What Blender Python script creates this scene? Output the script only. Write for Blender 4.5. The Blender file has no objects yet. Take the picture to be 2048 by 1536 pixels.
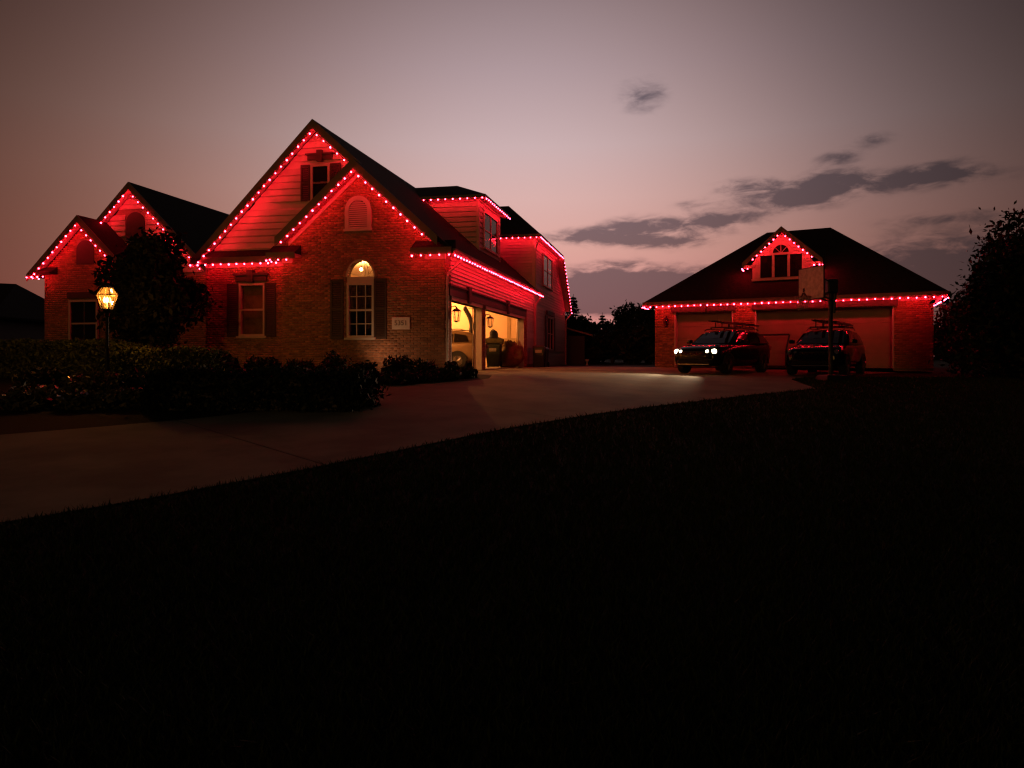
import bpy, bmesh, math, random
import numpy as np
from mathutils import Vector, Matrix

random.seed(7)
rng = np.random.default_rng(7)
R = math.radians
SC = bpy.context.scene
COL = SC.collection

# ------------------------------------------------------------------ camera
FPX = 1300.0            # focal length in units of a 2048 px wide frame
cam_data = bpy.data.cameras.new('camera')
cam = bpy.data.objects.new('camera', cam_data)
COL.objects.link(cam)
cam.location = (0, 0, 0)
cam.rotation_euler = (R(90), 0, 0)
cam_data.sensor_width = 36.0
cam_data.lens = 36.0 * FPX / 2048.0
cam_data.shift_y = -52.0 / 2048.0
cam_data.clip_start = 0.05
cam_data.clip_end = 2000
SC.camera = cam

# ------------------------------------------------------------------ view
SC.view_settings.view_transform = 'Standard'
SC.view_settings.look = 'None'
SC.view_settings.gamma = 1.0
SC.view_settings.exposure = 0.0
SC.view_settings.use_curve_mapping = False
SC.cycles.use_denoising = True
SC.cycles.sample_clamp_indirect = 4.0
SC.cycles.max_bounces = 5
SC.cycles.diffuse_bounces = 2
SC.cycles.use_adaptive_sampling = True
SC.cycles.adaptive_threshold = 0.02
SC.cycles.glossy_bounces = 3
SC.cycles.transparent_max_bounces = 10
SC.cycles.caustics_reflective = False
SC.cycles.caustics_refractive = False
SC.cycles.filter_width = 1.3

# ------------------------------------------------------------------ world: dusk sky
world = bpy.data.worlds.new('World')
SC.world = world
world.use_nodes = True
WN = world.node_tree.nodes
WL = world.node_tree.links
WN.clear()


class NB:
    """small helper for node maths"""
    def __init__(self, nodes, links):
        self.n, self.l = nodes, links

    def put(self, sock, val):
        if isinstance(val, (int, float)):
            sock.default_value = val
        elif isinstance(val, (tuple, list)):
            sock.default_value = val
        else:
            self.l.new(val, sock)

    def m(self, op, a, b=None, c=None, clamp=False):
        nd = self.n.new('ShaderNodeMath')
        nd.operation = op
        nd.use_clamp = clamp
        self.put(nd.inputs[0], a)
        if b is not None:
            self.put(nd.inputs[1], b)
        if c is not None:
            self.put(nd.inputs[2], c)
        return nd.outputs[0]

    def mix(self, f, a, b, mode='MIX'):
        nd = self.n.new('ShaderNodeMix')
        nd.data_type = 'RGBA'
        nd.blend_type = mode
        self.put(nd.inputs[0], f)
        self.put(nd.inputs[6], a)
        self.put(nd.inputs[7], b)
        return nd.outputs[2]

    def ramp(self, f, stops, interp='EASE'):
        nd = self.n.new('ShaderNodeValToRGB')
        nd.color_ramp.interpolation = interp
        el = nd.color_ramp.elements
        while len(el) < len(stops):
            el.new(0.5)
        for e, (p, c) in zip(el, stops):
            e.position = p
            e.color = (*c, 1)
        self.put(nd.inputs[0], f)
        return nd.outputs[0]

    def smooth(self, x, a, b):
        nd = self.n.new('ShaderNodeMapRange')
        nd.interpolation_type = 'SMOOTHSTEP'
        self.put(nd.inputs[0], x)
        nd.inputs[1].default_value = a
        nd.inputs[2].default_value = b
        return nd.outputs[0]


def lin(c):
    return tuple((x / 255 / 12.92) if x / 255 <= 0.04045 else ((x / 255 + 0.055) / 1.055) ** 2.4 for x in c)


b = NB(WN, WL)
tc = WN.new('ShaderNodeTexCoord')
sep = WN.new('ShaderNodeSeparateXYZ')
WL.new(tc.outputs['Generated'], sep.inputs[0])
AZ = b.m('MULTIPLY', b.m('ARCTAN2', sep.outputs[0], sep.outputs[1]), 57.29578)
EL = b.m('MULTIPLY', b.m('ARCSINE', sep.outputs[2]), 57.29578)
elc = b.m('DIVIDE', b.m('MAXIMUM', EL, 0.0), 90.0)
base = b.ramp(elc, [(0.0, lin((196, 118, 114))), (0.057, lin((212, 144, 138))), (0.105, lin((214, 159, 149))),
                    (0.152, lin((210, 169, 164))), (0.2, lin((196, 169, 170))), (0.265, lin((169, 146, 150))),
                    (0.325, lin((140, 119, 122))), (0.48, lin((84, 71, 75))), (0.7, lin((44, 38, 44))),
                    (1.0, lin((28, 25, 32)))], 'LINEAR')
daz = b.m('MULTIPLY', b.m('SUBTRACT', AZ, 0.8), b.m('ADD', b.m('MULTIPLY', elc, 0.62), 0.90))


east = b.smooth(daz, 0.0, 30.0)


def gaus(sig, sig2):
    q = b.m('DIVIDE', daz, b.m('ADD', b.m('MULTIPLY', east, sig2 - sig), sig))
    return b.m('EXPONENT', b.m('MULTIPLY', b.m('MULTIPLY', q, q), -1.0))


cmb = WN.new('ShaderNodeCombineColor')
WL.new(gaus(30.9, 27.2), cmb.inputs[0])
WL.new(gaus(27.6, 26.2), cmb.inputs[1])
WL.new(gaus(25.9, 25.8), cmb.inputs[2])
glow = b.mix(1.0, base, cmb.outputs[0], 'MULTIPLY')
glow = b.mix(1.0, glow, (0.006, 0.005, 0.0042, 1), 'ADD')
# clouds: soft banks placed by bearing and elevation, broken up by noise
noise = WN.new('ShaderNodeTexNoise')
vec = WN.new('ShaderNodeCombineXYZ')
WL.new(b.m('MULTIPLY', AZ, 0.26), vec.inputs[0])
WL.new(b.m('MULTIPLY', EL, 0.75), vec.inputs[1])
WL.new(vec.outputs[0], noise.inputs['Vector'])
noise.inputs['Scale'].default_value = 1.45
noise.inputs['Detail'].default_value = 9.0
noise.inputs['Roughness'].default_value = 0.60
noise.inputs['Distortion'].default_value = 0.35
CL = [  # bearing, elevation, half sizes (degrees), weight
    (6.9, 10.5, 3.6, .7, 1.5), (11.2, 11.1, 2.8, .95, 1.35), (17.4, 11.3, 3.4, .8, 1.4),
    (13.8, 9.8, 3.4, .55, 1.15), (24.0, 12.9, 3.9, .95, 1.9), (26.6, 13.8, 2.2, .75, 1.2),
    (19.6, 14.0, 2.2, .6, 1.0), (26.6, 15.4, 1.6, .55, 1.0), (29.2, 16.4, 1.4, .5, .95),
    (31.0, 13.2, 2.2, .7, 1.0), (33.2, 13.5, 2.0, .8, 1.15), (35.6, 12.9, 2.6, .7, .9),
    (33.8, 10.2, 3.4, .4, .8), (34.5, 5.9, 8.0, 2.6, 2.4), (12.0, 5.9, 6.4, 1.5, 2.8),
    (5.5, 5.4, 4.0, 1.6, 2.0), (9.5, 8.1, 2.0, .4, .75), (11.4, 21.6, 2.1, 1.3, .95),
    (21.0, 4.6, 7.0, 1.3, 1.3), (15.6, 12.9, 2.0, .4, .55)]
acc = None
for (a0, e0, ra, re, w) in CL:
    dx = b.m('DIVIDE', b.m('SUBTRACT', AZ, a0), ra)
    dy = b.m('DIVIDE', b.m('SUBTRACT', EL, e0), re)
    q = b.m('ADD', b.m('MULTIPLY', dx, dx), b.m('MULTIPLY', dy, dy))
    g = b.m('MULTIPLY', b.m('EXPONENT', b.m('MULTIPLY', q, -0.8)), w)
    acc = g if acc is None else b.m('ADD', acc, g)
nz = b.m('ADD', b.m('MULTIPLY', b.m('SUBTRACT', noise.outputs['Fac'], 0.5), 3.0), 0.78)
cm = b.smooth(b.m('ADD', b.m('MULTIPLY', b.m('MINIMUM', acc, 1.7), nz), b.m('MULTIPLY', b.m('MAXIMUM', b.m('SUBTRACT', acc, 1.25), 0.0), 0.75)), 0.14, 1.25)
cloudcol = b.mix(1.0, glow, (0.22, 0.235, 0.29, 1), 'MULTIPLY')
cloudcol = b.mix(1.0, cloudcol, (0.011, 0.009, 0.010, 1), 'ADD')
skycol = b.mix(b.m('MULTIPLY', cm, 0.92), glow, cloudcol)
nish = WN.new('ShaderNodeTexSky')
nish.sky_type = 'NISHITA'
nish.sun_disc = False
nish.sun_elevation = R(-4.0)
nish.sun_rotation = R(1.5)
skycol = b.mix(1.0, skycol, b.mix(1.0, nish.outputs[0], (0.05, 0.05, 0.05, 1), 'MULTIPLY'), 'ADD')
bg = WN.new('ShaderNodeBackground')
WL.new(skycol, bg.inputs[0])
bg.inputs[1].default_value = 1.07
wo = WN.new('ShaderNodeOutputWorld')
WL.new(bg.outputs[0], wo.inputs[0])
world.cycles.sampling_method = 'MANUAL'
world.cycles.sample_map_resolution = 512

# added warm lamp, stands in for light reaching the fronts from the road side
fill_sun_d = bpy.data.lights.new('fill_sun', 'SUN')
fill_sun_d.energy = 0.11
fill_sun_d.angle = R(14)
fill_sun_d.color = (1.0, 0.45, 0.10)
fill_sun = bpy.data.objects.new('fill_sun', fill_sun_d)
COL.objects.link(fill_sun)
fill_sun.rotation_euler = (R(80), 0, R(-16))     # low, from behind the viewer, a little to the left

# ------------------------------------------------------------------ builders
ORG = {}          # world origin of every empty / mesh


def tag(o, label=None, cat=None, group=None, kind=None):
    if label: o['label'] = label
    if cat: o['category'] = cat
    if group: o['group'] = group
    if kind: o['kind'] = kind
    return o


def thing(name, loc, label=None, cat=None, group=None, kind=None, parent=None):
    o = bpy.data.objects.new(name, None)
    o.empty_display_size = 0.2
    COL.objects.link(o)
    loc = Vector(loc)
    ORG[o] = loc
    if parent:
        o.parent = parent
        o.location = loc - ORG[parent]
    else:
        o.location = loc
    return tag(o, label, cat, group, kind)


class MB:
    def __init__(self):
        self.v, self.f = [], []

    def add(self, vs, fs):
        k = len(self.v)
        self.v += [tuple(p) for p in vs]
        self.f += [tuple(i + k for i in q) for q in fs]
        return self

    def prism(self, A, B):
        n = len(A)
        fs = [tuple(range(n - 1, -1, -1)), tuple(range(n, 2 * n))]
        fs += [(i, (i + 1) % n, n + (i + 1) % n, n + i) for i in range(n)]
        return self.add(list(A) + list(B), fs)

    def box(self, F, x0, x1, y0, y1, z0, z1):
        return self.prism([F(x0, y0, z0), F(x1, y0, z0), F(x1, y1, z0), F(x0, y1, z0)],
                          [F(x0, y0, z1), F(x1, y0, z1), F(x1, y1, z1), F(x0, y1, z1)])

    def plate(self, F, pts, t0, t1):
        """polygon in the (first axis, height) plane, extruded from t0 to t1 along the second axis"""
        return self.prism([F(p[0], t0, p[1]) for p in pts], [F(p[0], t1, p[1]) for p in pts])

    def slab(self, pts, th):
        return self.prism(pts, [(p[0], p[1], p[2] - th) for p in pts])

    def tube(self, p0, p1, r0, r1=None, n=8):
        r1 = r0 if r1 is None else r1
        p0, p1 = Vector(p0), Vector(p1)
        d = (p1 - p0).normalized()
        a = d.orthogonal().normalized()
        c = d.cross(a)
        A = [p0 + (a * math.cos(2 * math.pi * i / n) + c * math.sin(2 * math.pi * i / n)) * r0 for i in range(n)]
        B = [p1 + (a * math.cos(2 * math.pi * i / n) + c * math.sin(2 * math.pi * i / n)) * r1 for i in range(n)]
        return self.prism(A, B)

    def path(self, pts, r, n=6):
        for i in range(len(pts) - 1):
            rr = r if not isinstance(r, (list, tuple)) else r[i]
            r2 = r if not isinstance(r, (list, tuple)) else r[i + 1]
            self.tube(pts[i], pts[i + 1], rr, r2, n)
        return self

    def sweep(self, pts, r, n=10):
        pts = [Vector(p) for p in pts]
        vs = []
        up = Vector((0.3, 0.9, 0.1))
        for i, p in enumerate(pts):
            d = (pts[min(i + 1, len(pts) - 1)] - pts[max(i - 1, 0)]).normalized()
            a = d.cross(up).normalized()
            c = d.cross(a)
            vs += [p + (a * math.cos(2 * math.pi * k / n) + c * math.sin(2 * math.pi * k / n)) * r for k in range(n)]
        fs = [(j * n + i, j * n + (i + 1) % n, (j + 1) * n + (i + 1) % n, (j + 1) * n + i) for j in range(len(pts) - 1) for i in range(n)]
        fs += [tuple(range(n - 1, -1, -1)), tuple(range((len(pts) - 1) * n, len(pts) * n))]
        return self.add(vs, fs)

    def lathe(self, c, prof, n=16):
        """prof: list of (radius, z) about a vertical axis through c"""
        k = len(prof)
        vs = [(c[0] + r * math.cos(2 * math.pi * i / n), c[1] + r * math.sin(2 * math.pi * i / n), c[2] + z)
              for (r, z) in prof for i in range(n)]
        fs = [(j * n + i, j * n + (i + 1) % n, (j + 1) * n + (i + 1) % n, (j + 1) * n + i)
              for j in range(k - 1) for i in range(n)]
        fs += [tuple(range(n - 1, -1, -1)), tuple(range((k - 1) * n, k * n))]
        return self.add(vs, fs)

    def build(self, name, mat, parent=None, smooth=False, bevel=0, subsurf=0, label=None, cat=None, group=None, kind=None):
        o0 = ORG[parent] if parent else (Vector(self.v[0]) if False else Vector((0, 0, 0)))
        if parent is None:
            a = np.array(self.v)
            o0 = Vector(((a[:, 0].min() + a[:, 0].max()) / 2, (a[:, 1].min() + a[:, 1].max()) / 2, a[:, 2].min()))
        me = bpy.data.meshes.new(name)
        me.from_pydata([(p[0] - o0[0], p[1] - o0[1], p[2] - o0[2]) for p in self.v], [], self.f)
        bm = bmesh.new()
        bm.from_mesh(me)
        bmesh.ops.recalc_face_normals(bm, faces=bm.faces)
        bm.to_mesh(me)
        bm.free()
        if smooth:
            for p in me.polygons:
                p.use_smooth = True
        me.materials.append(mat)
        o = bpy.data.objects.new(name, me)
        COL.objects.link(o)
        ORG[o] = o0
        if parent:
            o.parent = parent
        else:
            o.location = o0
        if bevel:
            md = o.modifiers.new('bevel', 'BEVEL')
            md.width = bevel
            md.segments = 2
            md.limit_method = 'ANGLE'
        if subsurf:
            md = o.modifiers.new('sub', 'SUBSURF')
            md.levels = md.render_levels = subsurf
        return tag(o, label, cat, group, kind)


def shared(name, me, loc, parent, rotz=0.0, scale=None):
    o = bpy.data.objects.new(name, me)
    COL.objects.link(o)
    o.parent = parent
    o.location = Vector(loc) - ORG[parent]
    o.rotation_euler = (0, 0, rotz)
    if scale: o.scale = scale
    ORG[o] = Vector(loc)
    return o


def np_mesh(name, verts, faces, mat, parent=None, loc=None, **props):
    """verts (N,3) world, faces (M,k)"""
    o0 = ORG[parent] if parent else Vector(loc if loc is not None else (0, 0, 0))
    v = np.asarray(verts, dtype=np.float32) - np.array(o0, dtype=np.float32)
    f = np.asarray(faces, dtype=np.int32)
    me = bpy.data.meshes.new(name)
    me.vertices.add(len(v))
    me.vertices.foreach_set('co', v.ravel())
    k = f.shape[1]
    me.loops.add(f.size)
    me.loops.foreach_set('vertex_index', f.ravel())
    me.polygons.add(len(f))
    me.polygons.foreach_set('loop_start', np.arange(0, f.size, k, dtype=np.int32))
    me.polygons.foreach_set('loop_total', np.full(len(f), k, dtype=np.int32))
    me.update()
    me.validate()
    me.materials.append(mat)
    o = bpy.data.objects.new(name, me)
    COL.objects.link(o)
    ORG[o] = o0
    if parent: o.parent = parent
    else: o.location = o0
    return tag(o, **props)


def leaves(pts, size, flat=0.0):
    """one folded quad per leaf"""
    n = len(pts)
    a = rng.normal(size=(n, 3))
    a[:, 2] *= (1 - flat)
    a /= np.linalg.norm(a, axis=1)[:, None]
    c = rng.normal(size=(n, 3))
    c -= (c * a).sum(1)[:, None] * a
    c /= np.linalg.norm(c, axis=1)[:, None]
    s = size * rng.uniform(0.4, 1.6, n)[:, None]
    V = np.stack([pts - a * s, pts + c * s * 0.45, pts + a * s, pts - c * s * 0.45], 1).reshape(-1, 3)
    F = np.arange(n * 4).reshape(n, 4)
    return V, F


# ------------------------------------------------------------------ materials
def mat(name, col, rough=0.6, metal=0.0, noise=0.0, scale=8.0, bump=0.0, spec=0.5, col2=None, island=0.0, coat=0.0):
    m = bpy.data.materials.new(name)
    m.use_nodes = True
    nt = m.node_tree
    p = nt.nodes['Principled BSDF']
    p.inputs['Roughness'].default_value = rough
    p.inputs['Metallic'].default_value = metal
    p.inputs['Specular IOR Level'].default_value = spec
    p.inputs['Coat Weight'].default_value = coat
    p.inputs['Base Color'].default_value = (*col, 1)
    q = NB(nt.nodes, nt.links)
    out = None
    if noise or bump or col2:
        tcn = nt.nodes.new('ShaderNodeTexCoord')
        ns = nt.nodes.new('ShaderNodeTexNoise')
        nt.links.new(tcn.outputs['Object'], ns.inputs['Vector'])
        ns.inputs['Scale'].default_value = scale
        ns.inputs['Detail'].default_value = 5.0
        ns.inputs['Roughness'].default_value = 0.6
        c2 = col2 or tuple(x * (1 - noise) for x in col)
        out = q.mix(q.smooth(ns.outputs['Fac'], 0.3, 0.7), (*col, 1), (*c2, 1))
        if bump:
            bn = nt.nodes.new('ShaderNodeBump')
            bn.inputs['Strength'].default_value = bump
            bn.inputs['Distance'].default_value = 0.02
            nt.links.new(ns.outputs['Fac'], bn.inputs['Height'])
            nt.links.new(bn.outputs[0], p.inputs['Normal'])
    if island:
        ge = nt.nodes.new('ShaderNodeNewGeometry')
        oi = nt.nodes.new('ShaderNodeObjectInfo')
        r = q.m('FRACT', q.m('ADD', ge.outputs['Random Per Island'], oi.outputs['Random']))
        k = q.m('ADD', q.m('MULTIPLY', r, 2 * island), 1 - island)
        cc = nt.nodes.new('ShaderNodeCombineColor')
        for i in range(3): nt.links.new(k, cc.inputs[i])
        out = q.mix(1.0, out if out is not None else (*col, 1), cc.outputs[0], 'MULTIPLY')
    if out is not None:
        nt.links.new(out, p.inputs['Base Color'])
    return m


def emit(name, col, strength):
    m = bpy.data.materials.new(name)
    m.use_nodes = True
    nt = m.node_tree
    nt.nodes.clear()
    e = nt.nodes.new('ShaderNodeEmission')
    e.inputs[0].default_value = (*col, 1)
    e.inputs[1].default_value = strength
    o = nt.nodes.new('ShaderNodeOutputMaterial')
    nt.links.new(e.outputs[0], o.inputs[0])
    return m


def glass(name, tint=(0.9, 0.9, 0.9), refl=0.10):
    m = bpy.data.materials.new(name)
    m.use_nodes = True
    nt = m.node_tree
    nt.nodes.clear()
    t = nt.nodes.new('ShaderNodeBsdfTransparent')
    t.inputs[0].default_value = (*tint, 1)
    g = nt.nodes.new('ShaderNodeBsdfGlossy')
    g.inputs['Roughness'].default_value = 0.03
    mx = nt.nodes.new('ShaderNodeMixShader')
    mx.inputs[0].default_value = refl
    nt.links.new(t.outputs[0], mx.inputs[1])
    nt.links.new(g.outputs[0], mx.inputs[2])
    o = nt.nodes.new('ShaderNodeOutputMaterial')
    nt.links.new(mx.outputs[0], o.inputs[0])
    return m


M = {}
M['siding'] = mat('siding', (0.50, 0.44, 0.37), 0.55, noise=0.15, scale=3, island=0.12)
M['trim'] = mat('trim', (0.52, 0.47, 0.40), 0.5, noise=0.1, scale=4)
M['fascia'] = mat('fascia', (0.17, 0.13, 0.09), 0.5, noise=0.15, scale=4)
M['mortar'] = mat('mortar', (0.30, 0.215, 0.15), 0.9, noise=0.3, scale=20, bump=0.3)
M['brick'] = mat('brick', (0.37, 0.165, 0.080), 0.85, noise=0.35, scale=9, bump=0.25, island=0.30)
M['roof'] = mat('roof', (0.030, 0.025, 0.021), 0.95, noise=0.45, scale=14, bump=0.6, spec=0.15)
M['shutter'] = mat('shutter', (0.045, 0.022, 0.016), 0.6, noise=0.2)
M['darktrim'] = mat('darktrim', (0.045, 0.028, 0.020), 0.6, noise=0.2)
M['glass'] = glass('glass')
M['dimglass'] = glass('dimglass', (0.095, 0.08, 0.065), 0.05)  # dark tint dims the lit garage seen through the lower sash
M['darkglass'] = mat('darkglass', (0.012, 0.009, 0.008), 0.08, spec=0.35)
M['curtain'] = mat('curtain', (0.42, 0.31, 0.14), 0.9, noise=0.4, scale=3)
M['concrete'] = mat('concrete', (0.205, 0.20, 0.135), 0.9, noise=0.45, scale=0.8, bump=0.15, spec=0.25)
M['joint'] = mat('joint', (0.06, 0.05, 0.04), 0.95)
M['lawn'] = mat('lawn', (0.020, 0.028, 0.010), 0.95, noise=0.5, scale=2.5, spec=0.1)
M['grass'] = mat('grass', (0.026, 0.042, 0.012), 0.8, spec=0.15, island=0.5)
M['mulch'] = mat('mulch', (0.022, 0.015, 0.010), 0.95, noise=0.5, scale=25, bump=0.6, spec=0.1)
M['leaf'] = mat('leaf', (0.014, 0.023, 0.009), 0.6, island=0.5, spec=0.3)
M['leafdark'] = mat('leafdark', (0.010, 0.012, 0.006), 0.7, island=0.5, spec=0.15)
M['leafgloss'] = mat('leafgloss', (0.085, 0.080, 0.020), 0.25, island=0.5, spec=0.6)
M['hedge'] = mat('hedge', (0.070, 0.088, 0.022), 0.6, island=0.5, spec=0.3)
M['bark'] = mat('bark', (0.05, 0.035, 0.025), 0.9, noise=0.4, scale=10, bump=0.5)
M['black'] = mat('black', (0.012, 0.011, 0.011), 0.5, noise=0.2)
M['iron'] = mat('iron', (0.016, 0.014, 0.013), 0.4, metal=0.6, noise=0.2)
M['drywall'] = mat('drywall', (0.62, 0.43, 0.26), 0.9, noise=0.06, scale=2)
M['seam'] = mat('seam', (0.36, 0.25, 0.13), 0.9, noise=0.15)
M['ceil'] = mat('ceil', (0.66, 0.60, 0.50), 0.9, noise=0.05)
M['slab'] = mat('slab', (0.25, 0.21, 0.17), 0.8, noise=0.25, scale=2)
M['plaque'] = mat('plaque', (0.74, 0.60, 0.50), 0.7, noise=0.12, scale=10)
M['plaque_ink'] = mat('plaque_ink', (0.20, 0.13, 0.10), 0.7)
M['gdoor'] = mat('gdoor', (0.34, 0.23, 0.19), 0.6, noise=0.1, scale=2)
M['rubber'] = mat('rubber', (0.012, 0.012, 0.012), 0.85, noise=0.2)
M['rim'] = mat('rim', (0.18, 0.17, 0.17), 0.35, metal=0.9, noise=0.1)
M['paint1'] = mat('paint1', (0.009, 0.008, 0.006), 0.14, spec=0.28, noise=0.05)
M['paint2'] = mat('paint2', (0.005, 0.005, 0.0045), 0.10, spec=0.3, noise=0.05)
M['paint3'] = mat('paint3', (0.28, 0.18, 0.09), 0.35, metal=0.1, coat=0.5, noise=0.05)
M['chrome'] = mat('chrome', (0.45, 0.44, 0.43), 0.2, metal=1.0, noise=0.05)
M['bin'] = mat('bin', (0.018, 0.022, 0.016), 0.5, noise=0.2)
M['bingreen'] = mat('bingreen', (0.014, 0.022, 0.012), 0.5, noise=0.2)
M['binlabel'] = mat('binlabel', (0.42, 0.33, 0.25), 0.6, noise=0.3, scale=30)
M['sack'] = mat('sack', (0.20, 0.12, 0.05), 0.9, noise=0.4, scale=5, bump=0.4)
M['olive'] = mat('olive', (0.16, 0.13, 0.05), 0.8, noise=0.35, scale=8, bump=0.3)
M['board'] = mat('board', (0.85, 0.78, 0.70), 0.4, noise=0.35, scale=7)
M['net'] = mat('net', (0.30, 0.26, 0.22), 0.9)
M['orange'] = mat('orange', (0.25, 0.05, 0.02), 0.5)
M['white'] = mat('white', (0.5, 0.48, 0.45), 0.6, noise=0.1)
M['redled'] = emit('redled', (1.0, 0.0105, 0.026), 190.0)
M['bulbwarm'] = emit('bulbwarm', (1.0, 0.55, 0.16), 60.0)
M['flame'] = emit('flame', (1.0, 0.45, 0.10), 32.0)
M['headlamp'] = emit('headlamp', (1.0, 0.84, 0.58), 9.0)
M['glint'] = emit('glint', (1.0, 0.72, 0.5), 1.6)
M['lampglass'] = glass('lampglass', (1.0, 0.86, 0.6), 0.06)
_nt = M['lampglass'].node_tree
_tr = _nt.nodes.new('ShaderNodeBsdfTranslucent')
_tr.inputs[0].default_value = (1.0, 0.72, 0.40, 1)
_mx = _nt.nodes.new('ShaderNodeMixShader')
_mx.inputs[0].default_value = 0.022
_out = [n for n in _nt.nodes if n.type == 'OUTPUT_MATERIAL'][0]
_src = _out.inputs[0].links[0].from_socket
_nt.links.new(_src, _mx.inputs[1])
_nt.links.new(_tr.outputs[0], _mx.inputs[2])
_nt.links.new(_mx.outputs[0], _out.inputs[0])


# ------------------------------------------------------------------ terrain
LY = ([-30, 3, 19, 30, 45, 130, 400], [-1.72, -1.62, -0.47, -0.45, -0.45, 0.0, 0.0])
RY = ([-30, 3, 19, 24, 28.5, 45, 130, 400], [-1.72, -1.62, -0.68, -0.60, -0.42, -0.42, 0.0, 0.0])


def gz(x, y):
    x = np.asarray(x, float)
    y = np.asarray(y, float)
    l = sum(np.interp(y + d, *LY) for d in (-1.2, -0.6, 0, 0.6, 1.2)) / 5
    r = sum(np.interp(y + d, *RY) for d in (-1.2, -0.6, 0, 0.6, 1.2)) / 5
    k = np.clip(x / 8.0, 0, 1)
    k = k * k * (3 - 2 * k)
    return l * (1 - k) + r * k


def P(px, py, z):
    """a point at depth z on the bearing (px, py)"""
    return Vector(((px - 1024) / FPX * z, z, (716 - py) / FPX * z))


def G(px, py):
    """where that bearing meets the ground"""
    z = 1.0
    while z < 300:
        if (716 - py) / FPX * z <= float(gz((px - 1024) / FPX * z, z)): break
        z += 0.02
    return ((px - 1024) / FPX * z, z)


ys = np.concatenate([np.arange(-12, 45, 0.75), np.arange(45, 130, 5), np.array([150, 200, 300, 500])])
xs = np.concatenate([np.array([-400, -250, -150, -100, -70]), np.arange(-50, 50, 1.0), np.array([50, 70, 100, 150, 250, 400])])
XX, YY = np.meshgrid(xs, ys)
ZZ = gz(XX, YY)
nx = len(xs)
idx = np.arange(len(ys) * nx).reshape(len(ys), nx)
fc = np.stack([idx[:-1, :-1], idx[:-1, 1:], idx[1:, 1:], idx[1:, :-1]], -1).reshape(-1, 4)
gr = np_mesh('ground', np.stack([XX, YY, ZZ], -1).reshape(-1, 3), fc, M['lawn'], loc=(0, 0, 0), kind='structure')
for p in gr.data.polygons: p.use_smooth = True

# ------------------------------------------------------------------ house frame
CX, CY = -2.011, 19.51
UX, UY = -0.9833, 0.1822       # along the front, to the left
VX, VY = 0.2362, 0.9717        # back along the garage side
FL = -0.43                     # floor level


def H(s, t, h):
    return Vector((CX + s * UX + t * VX, CY + s * UY + t * VY, h))


# driveway outline (bearings where its kerbs meet the ground)
near_edge = [G(*q) for q in [(-330, 1108), (0, 1050), (300, 1000), (640, 935), (1000, 861), (1200, 828), (1400, 803),
                             (1520, 789), (1632, 778)]]
right_edge = [G(*q) for q in [(1604, 768), (1582, 760), (1625, 754)]]
bed_edge = [G(*q) for q in [(960, 745), (984, 752), (978, 758), (940, 763), (880, 766), (800, 768), (745, 770), (738, 776),
                            (741, 784), (700, 799), (600, 815), (400, 838), (200, 856), (0, 872), (-330, 902)]]


def gw(a, bq):          # detached garage frame: a along the front, b back
    return (6.38 + 0.894 * a + 0.447 * bq, 29.0 - 0.447 * a + 0.894 * bq)


hp = [H(-0.02, 13.2, 0), H(-0.02, 0.45, 0)]
drive = (near_edge + right_edge + [gw(9.3, 0.0), gw(0.4, 0.0), (5.0, 31.6), (2.6, 33.0)] +
         [(hp[0].x, hp[0].y), (hp[1].x, hp[1].y)] + bed_edge)


def clip_poly(poly, n, d, keep_positive=True):
    out = []
    L = len(poly)
    for i in range(L):
        p, q = poly[i], poly[(i + 1) % L]
        fp = p[0] * n[0] + p[1] * n[1] - d
        fq = q[0] * n[0] + q[1] * n[1] - d
        if not keep_positive: fp, fq = -fp, -fq
        if fp >= 0: out.append(p)
        if (fp >= 0) != (fq >= 0):
            t = fp / (fp - fq)
            out.append((p[0] + (q[0] - p[0]) * t, p[1] + (q[1] - p[1]) * t))
    return out


def sheet(poly, lift, name, material, parent=None, step=0.8, cells=None, **props):
    """lay a polygon over the ground; bisected so that it follows the slope"""
    bm = bmesh.new()
    vs = [bm.verts.new((p[0], p[1], 0)) for p in poly]
    bm.faces.new(vs)
    bmesh.ops.triangulate(bm, faces=bm.faces)
    if cells:
        for (n, d, keep) in cells:
            bmesh.ops.bisect_plane(bm, geom=bm.verts[:] + bm.edges[:] + bm.faces[:], plane_co=(n[0] * d, n[1] * d, 0),
                                   plane_no=(n[0], n[1], 0), clear_inner=keep, clear_outer=not keep)
    if not bm.faces:
        bm.free()
        return None
    y0 = min(v.co.y for v in bm.verts)
    y1 = max(v.co.y for v in bm.verts)
    y = math.floor(y0 / step) * step + step
    while y < y1:
        bmesh.ops.bisect_plane(bm, geom=bm.verts[:] + bm.edges[:] + bm.faces[:], plane_co=(0, y, 0), plane_no=(0, 1, 0))
        y += step
    for k in range(-24, 30, 2):
        bmesh.ops.bisect_plane(bm, geom=bm.verts[:] + bm.edges[:] + bm.faces[:], plane_co=(k, 0, 0), plane_no=(1, 0, 0))
    for v in bm.verts:
        v.co.z = float(gz(v.co.x, v.co.y)) + lift
    area = sum(f.calc_area() for f in bm.faces)
    if area < 0.15:
        bm.free()
        return None
    for f in bm.faces:
        if f.normal.z < 0: f.normal_flip()
    me = bpy.data.meshes.new(name)
    o0 = ORG[parent] if parent else Vector((0, 0, 0))
    for v in bm.verts: v.co -= o0
    bm.to_mesh(me)
    bm.free()
    me.materials.append(material)
    o = bpy.data.objects.new(name, me)
    COL.objects.link(o)
    ORG[o] = o0
    if parent: o.parent = parent
    return tag(o, **props)


drive_o = sheet(drive, 0.006, 'driveway', M['joint'], kind='structure')
ORG[drive_o] = Vector((0, 0, 0))
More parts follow.
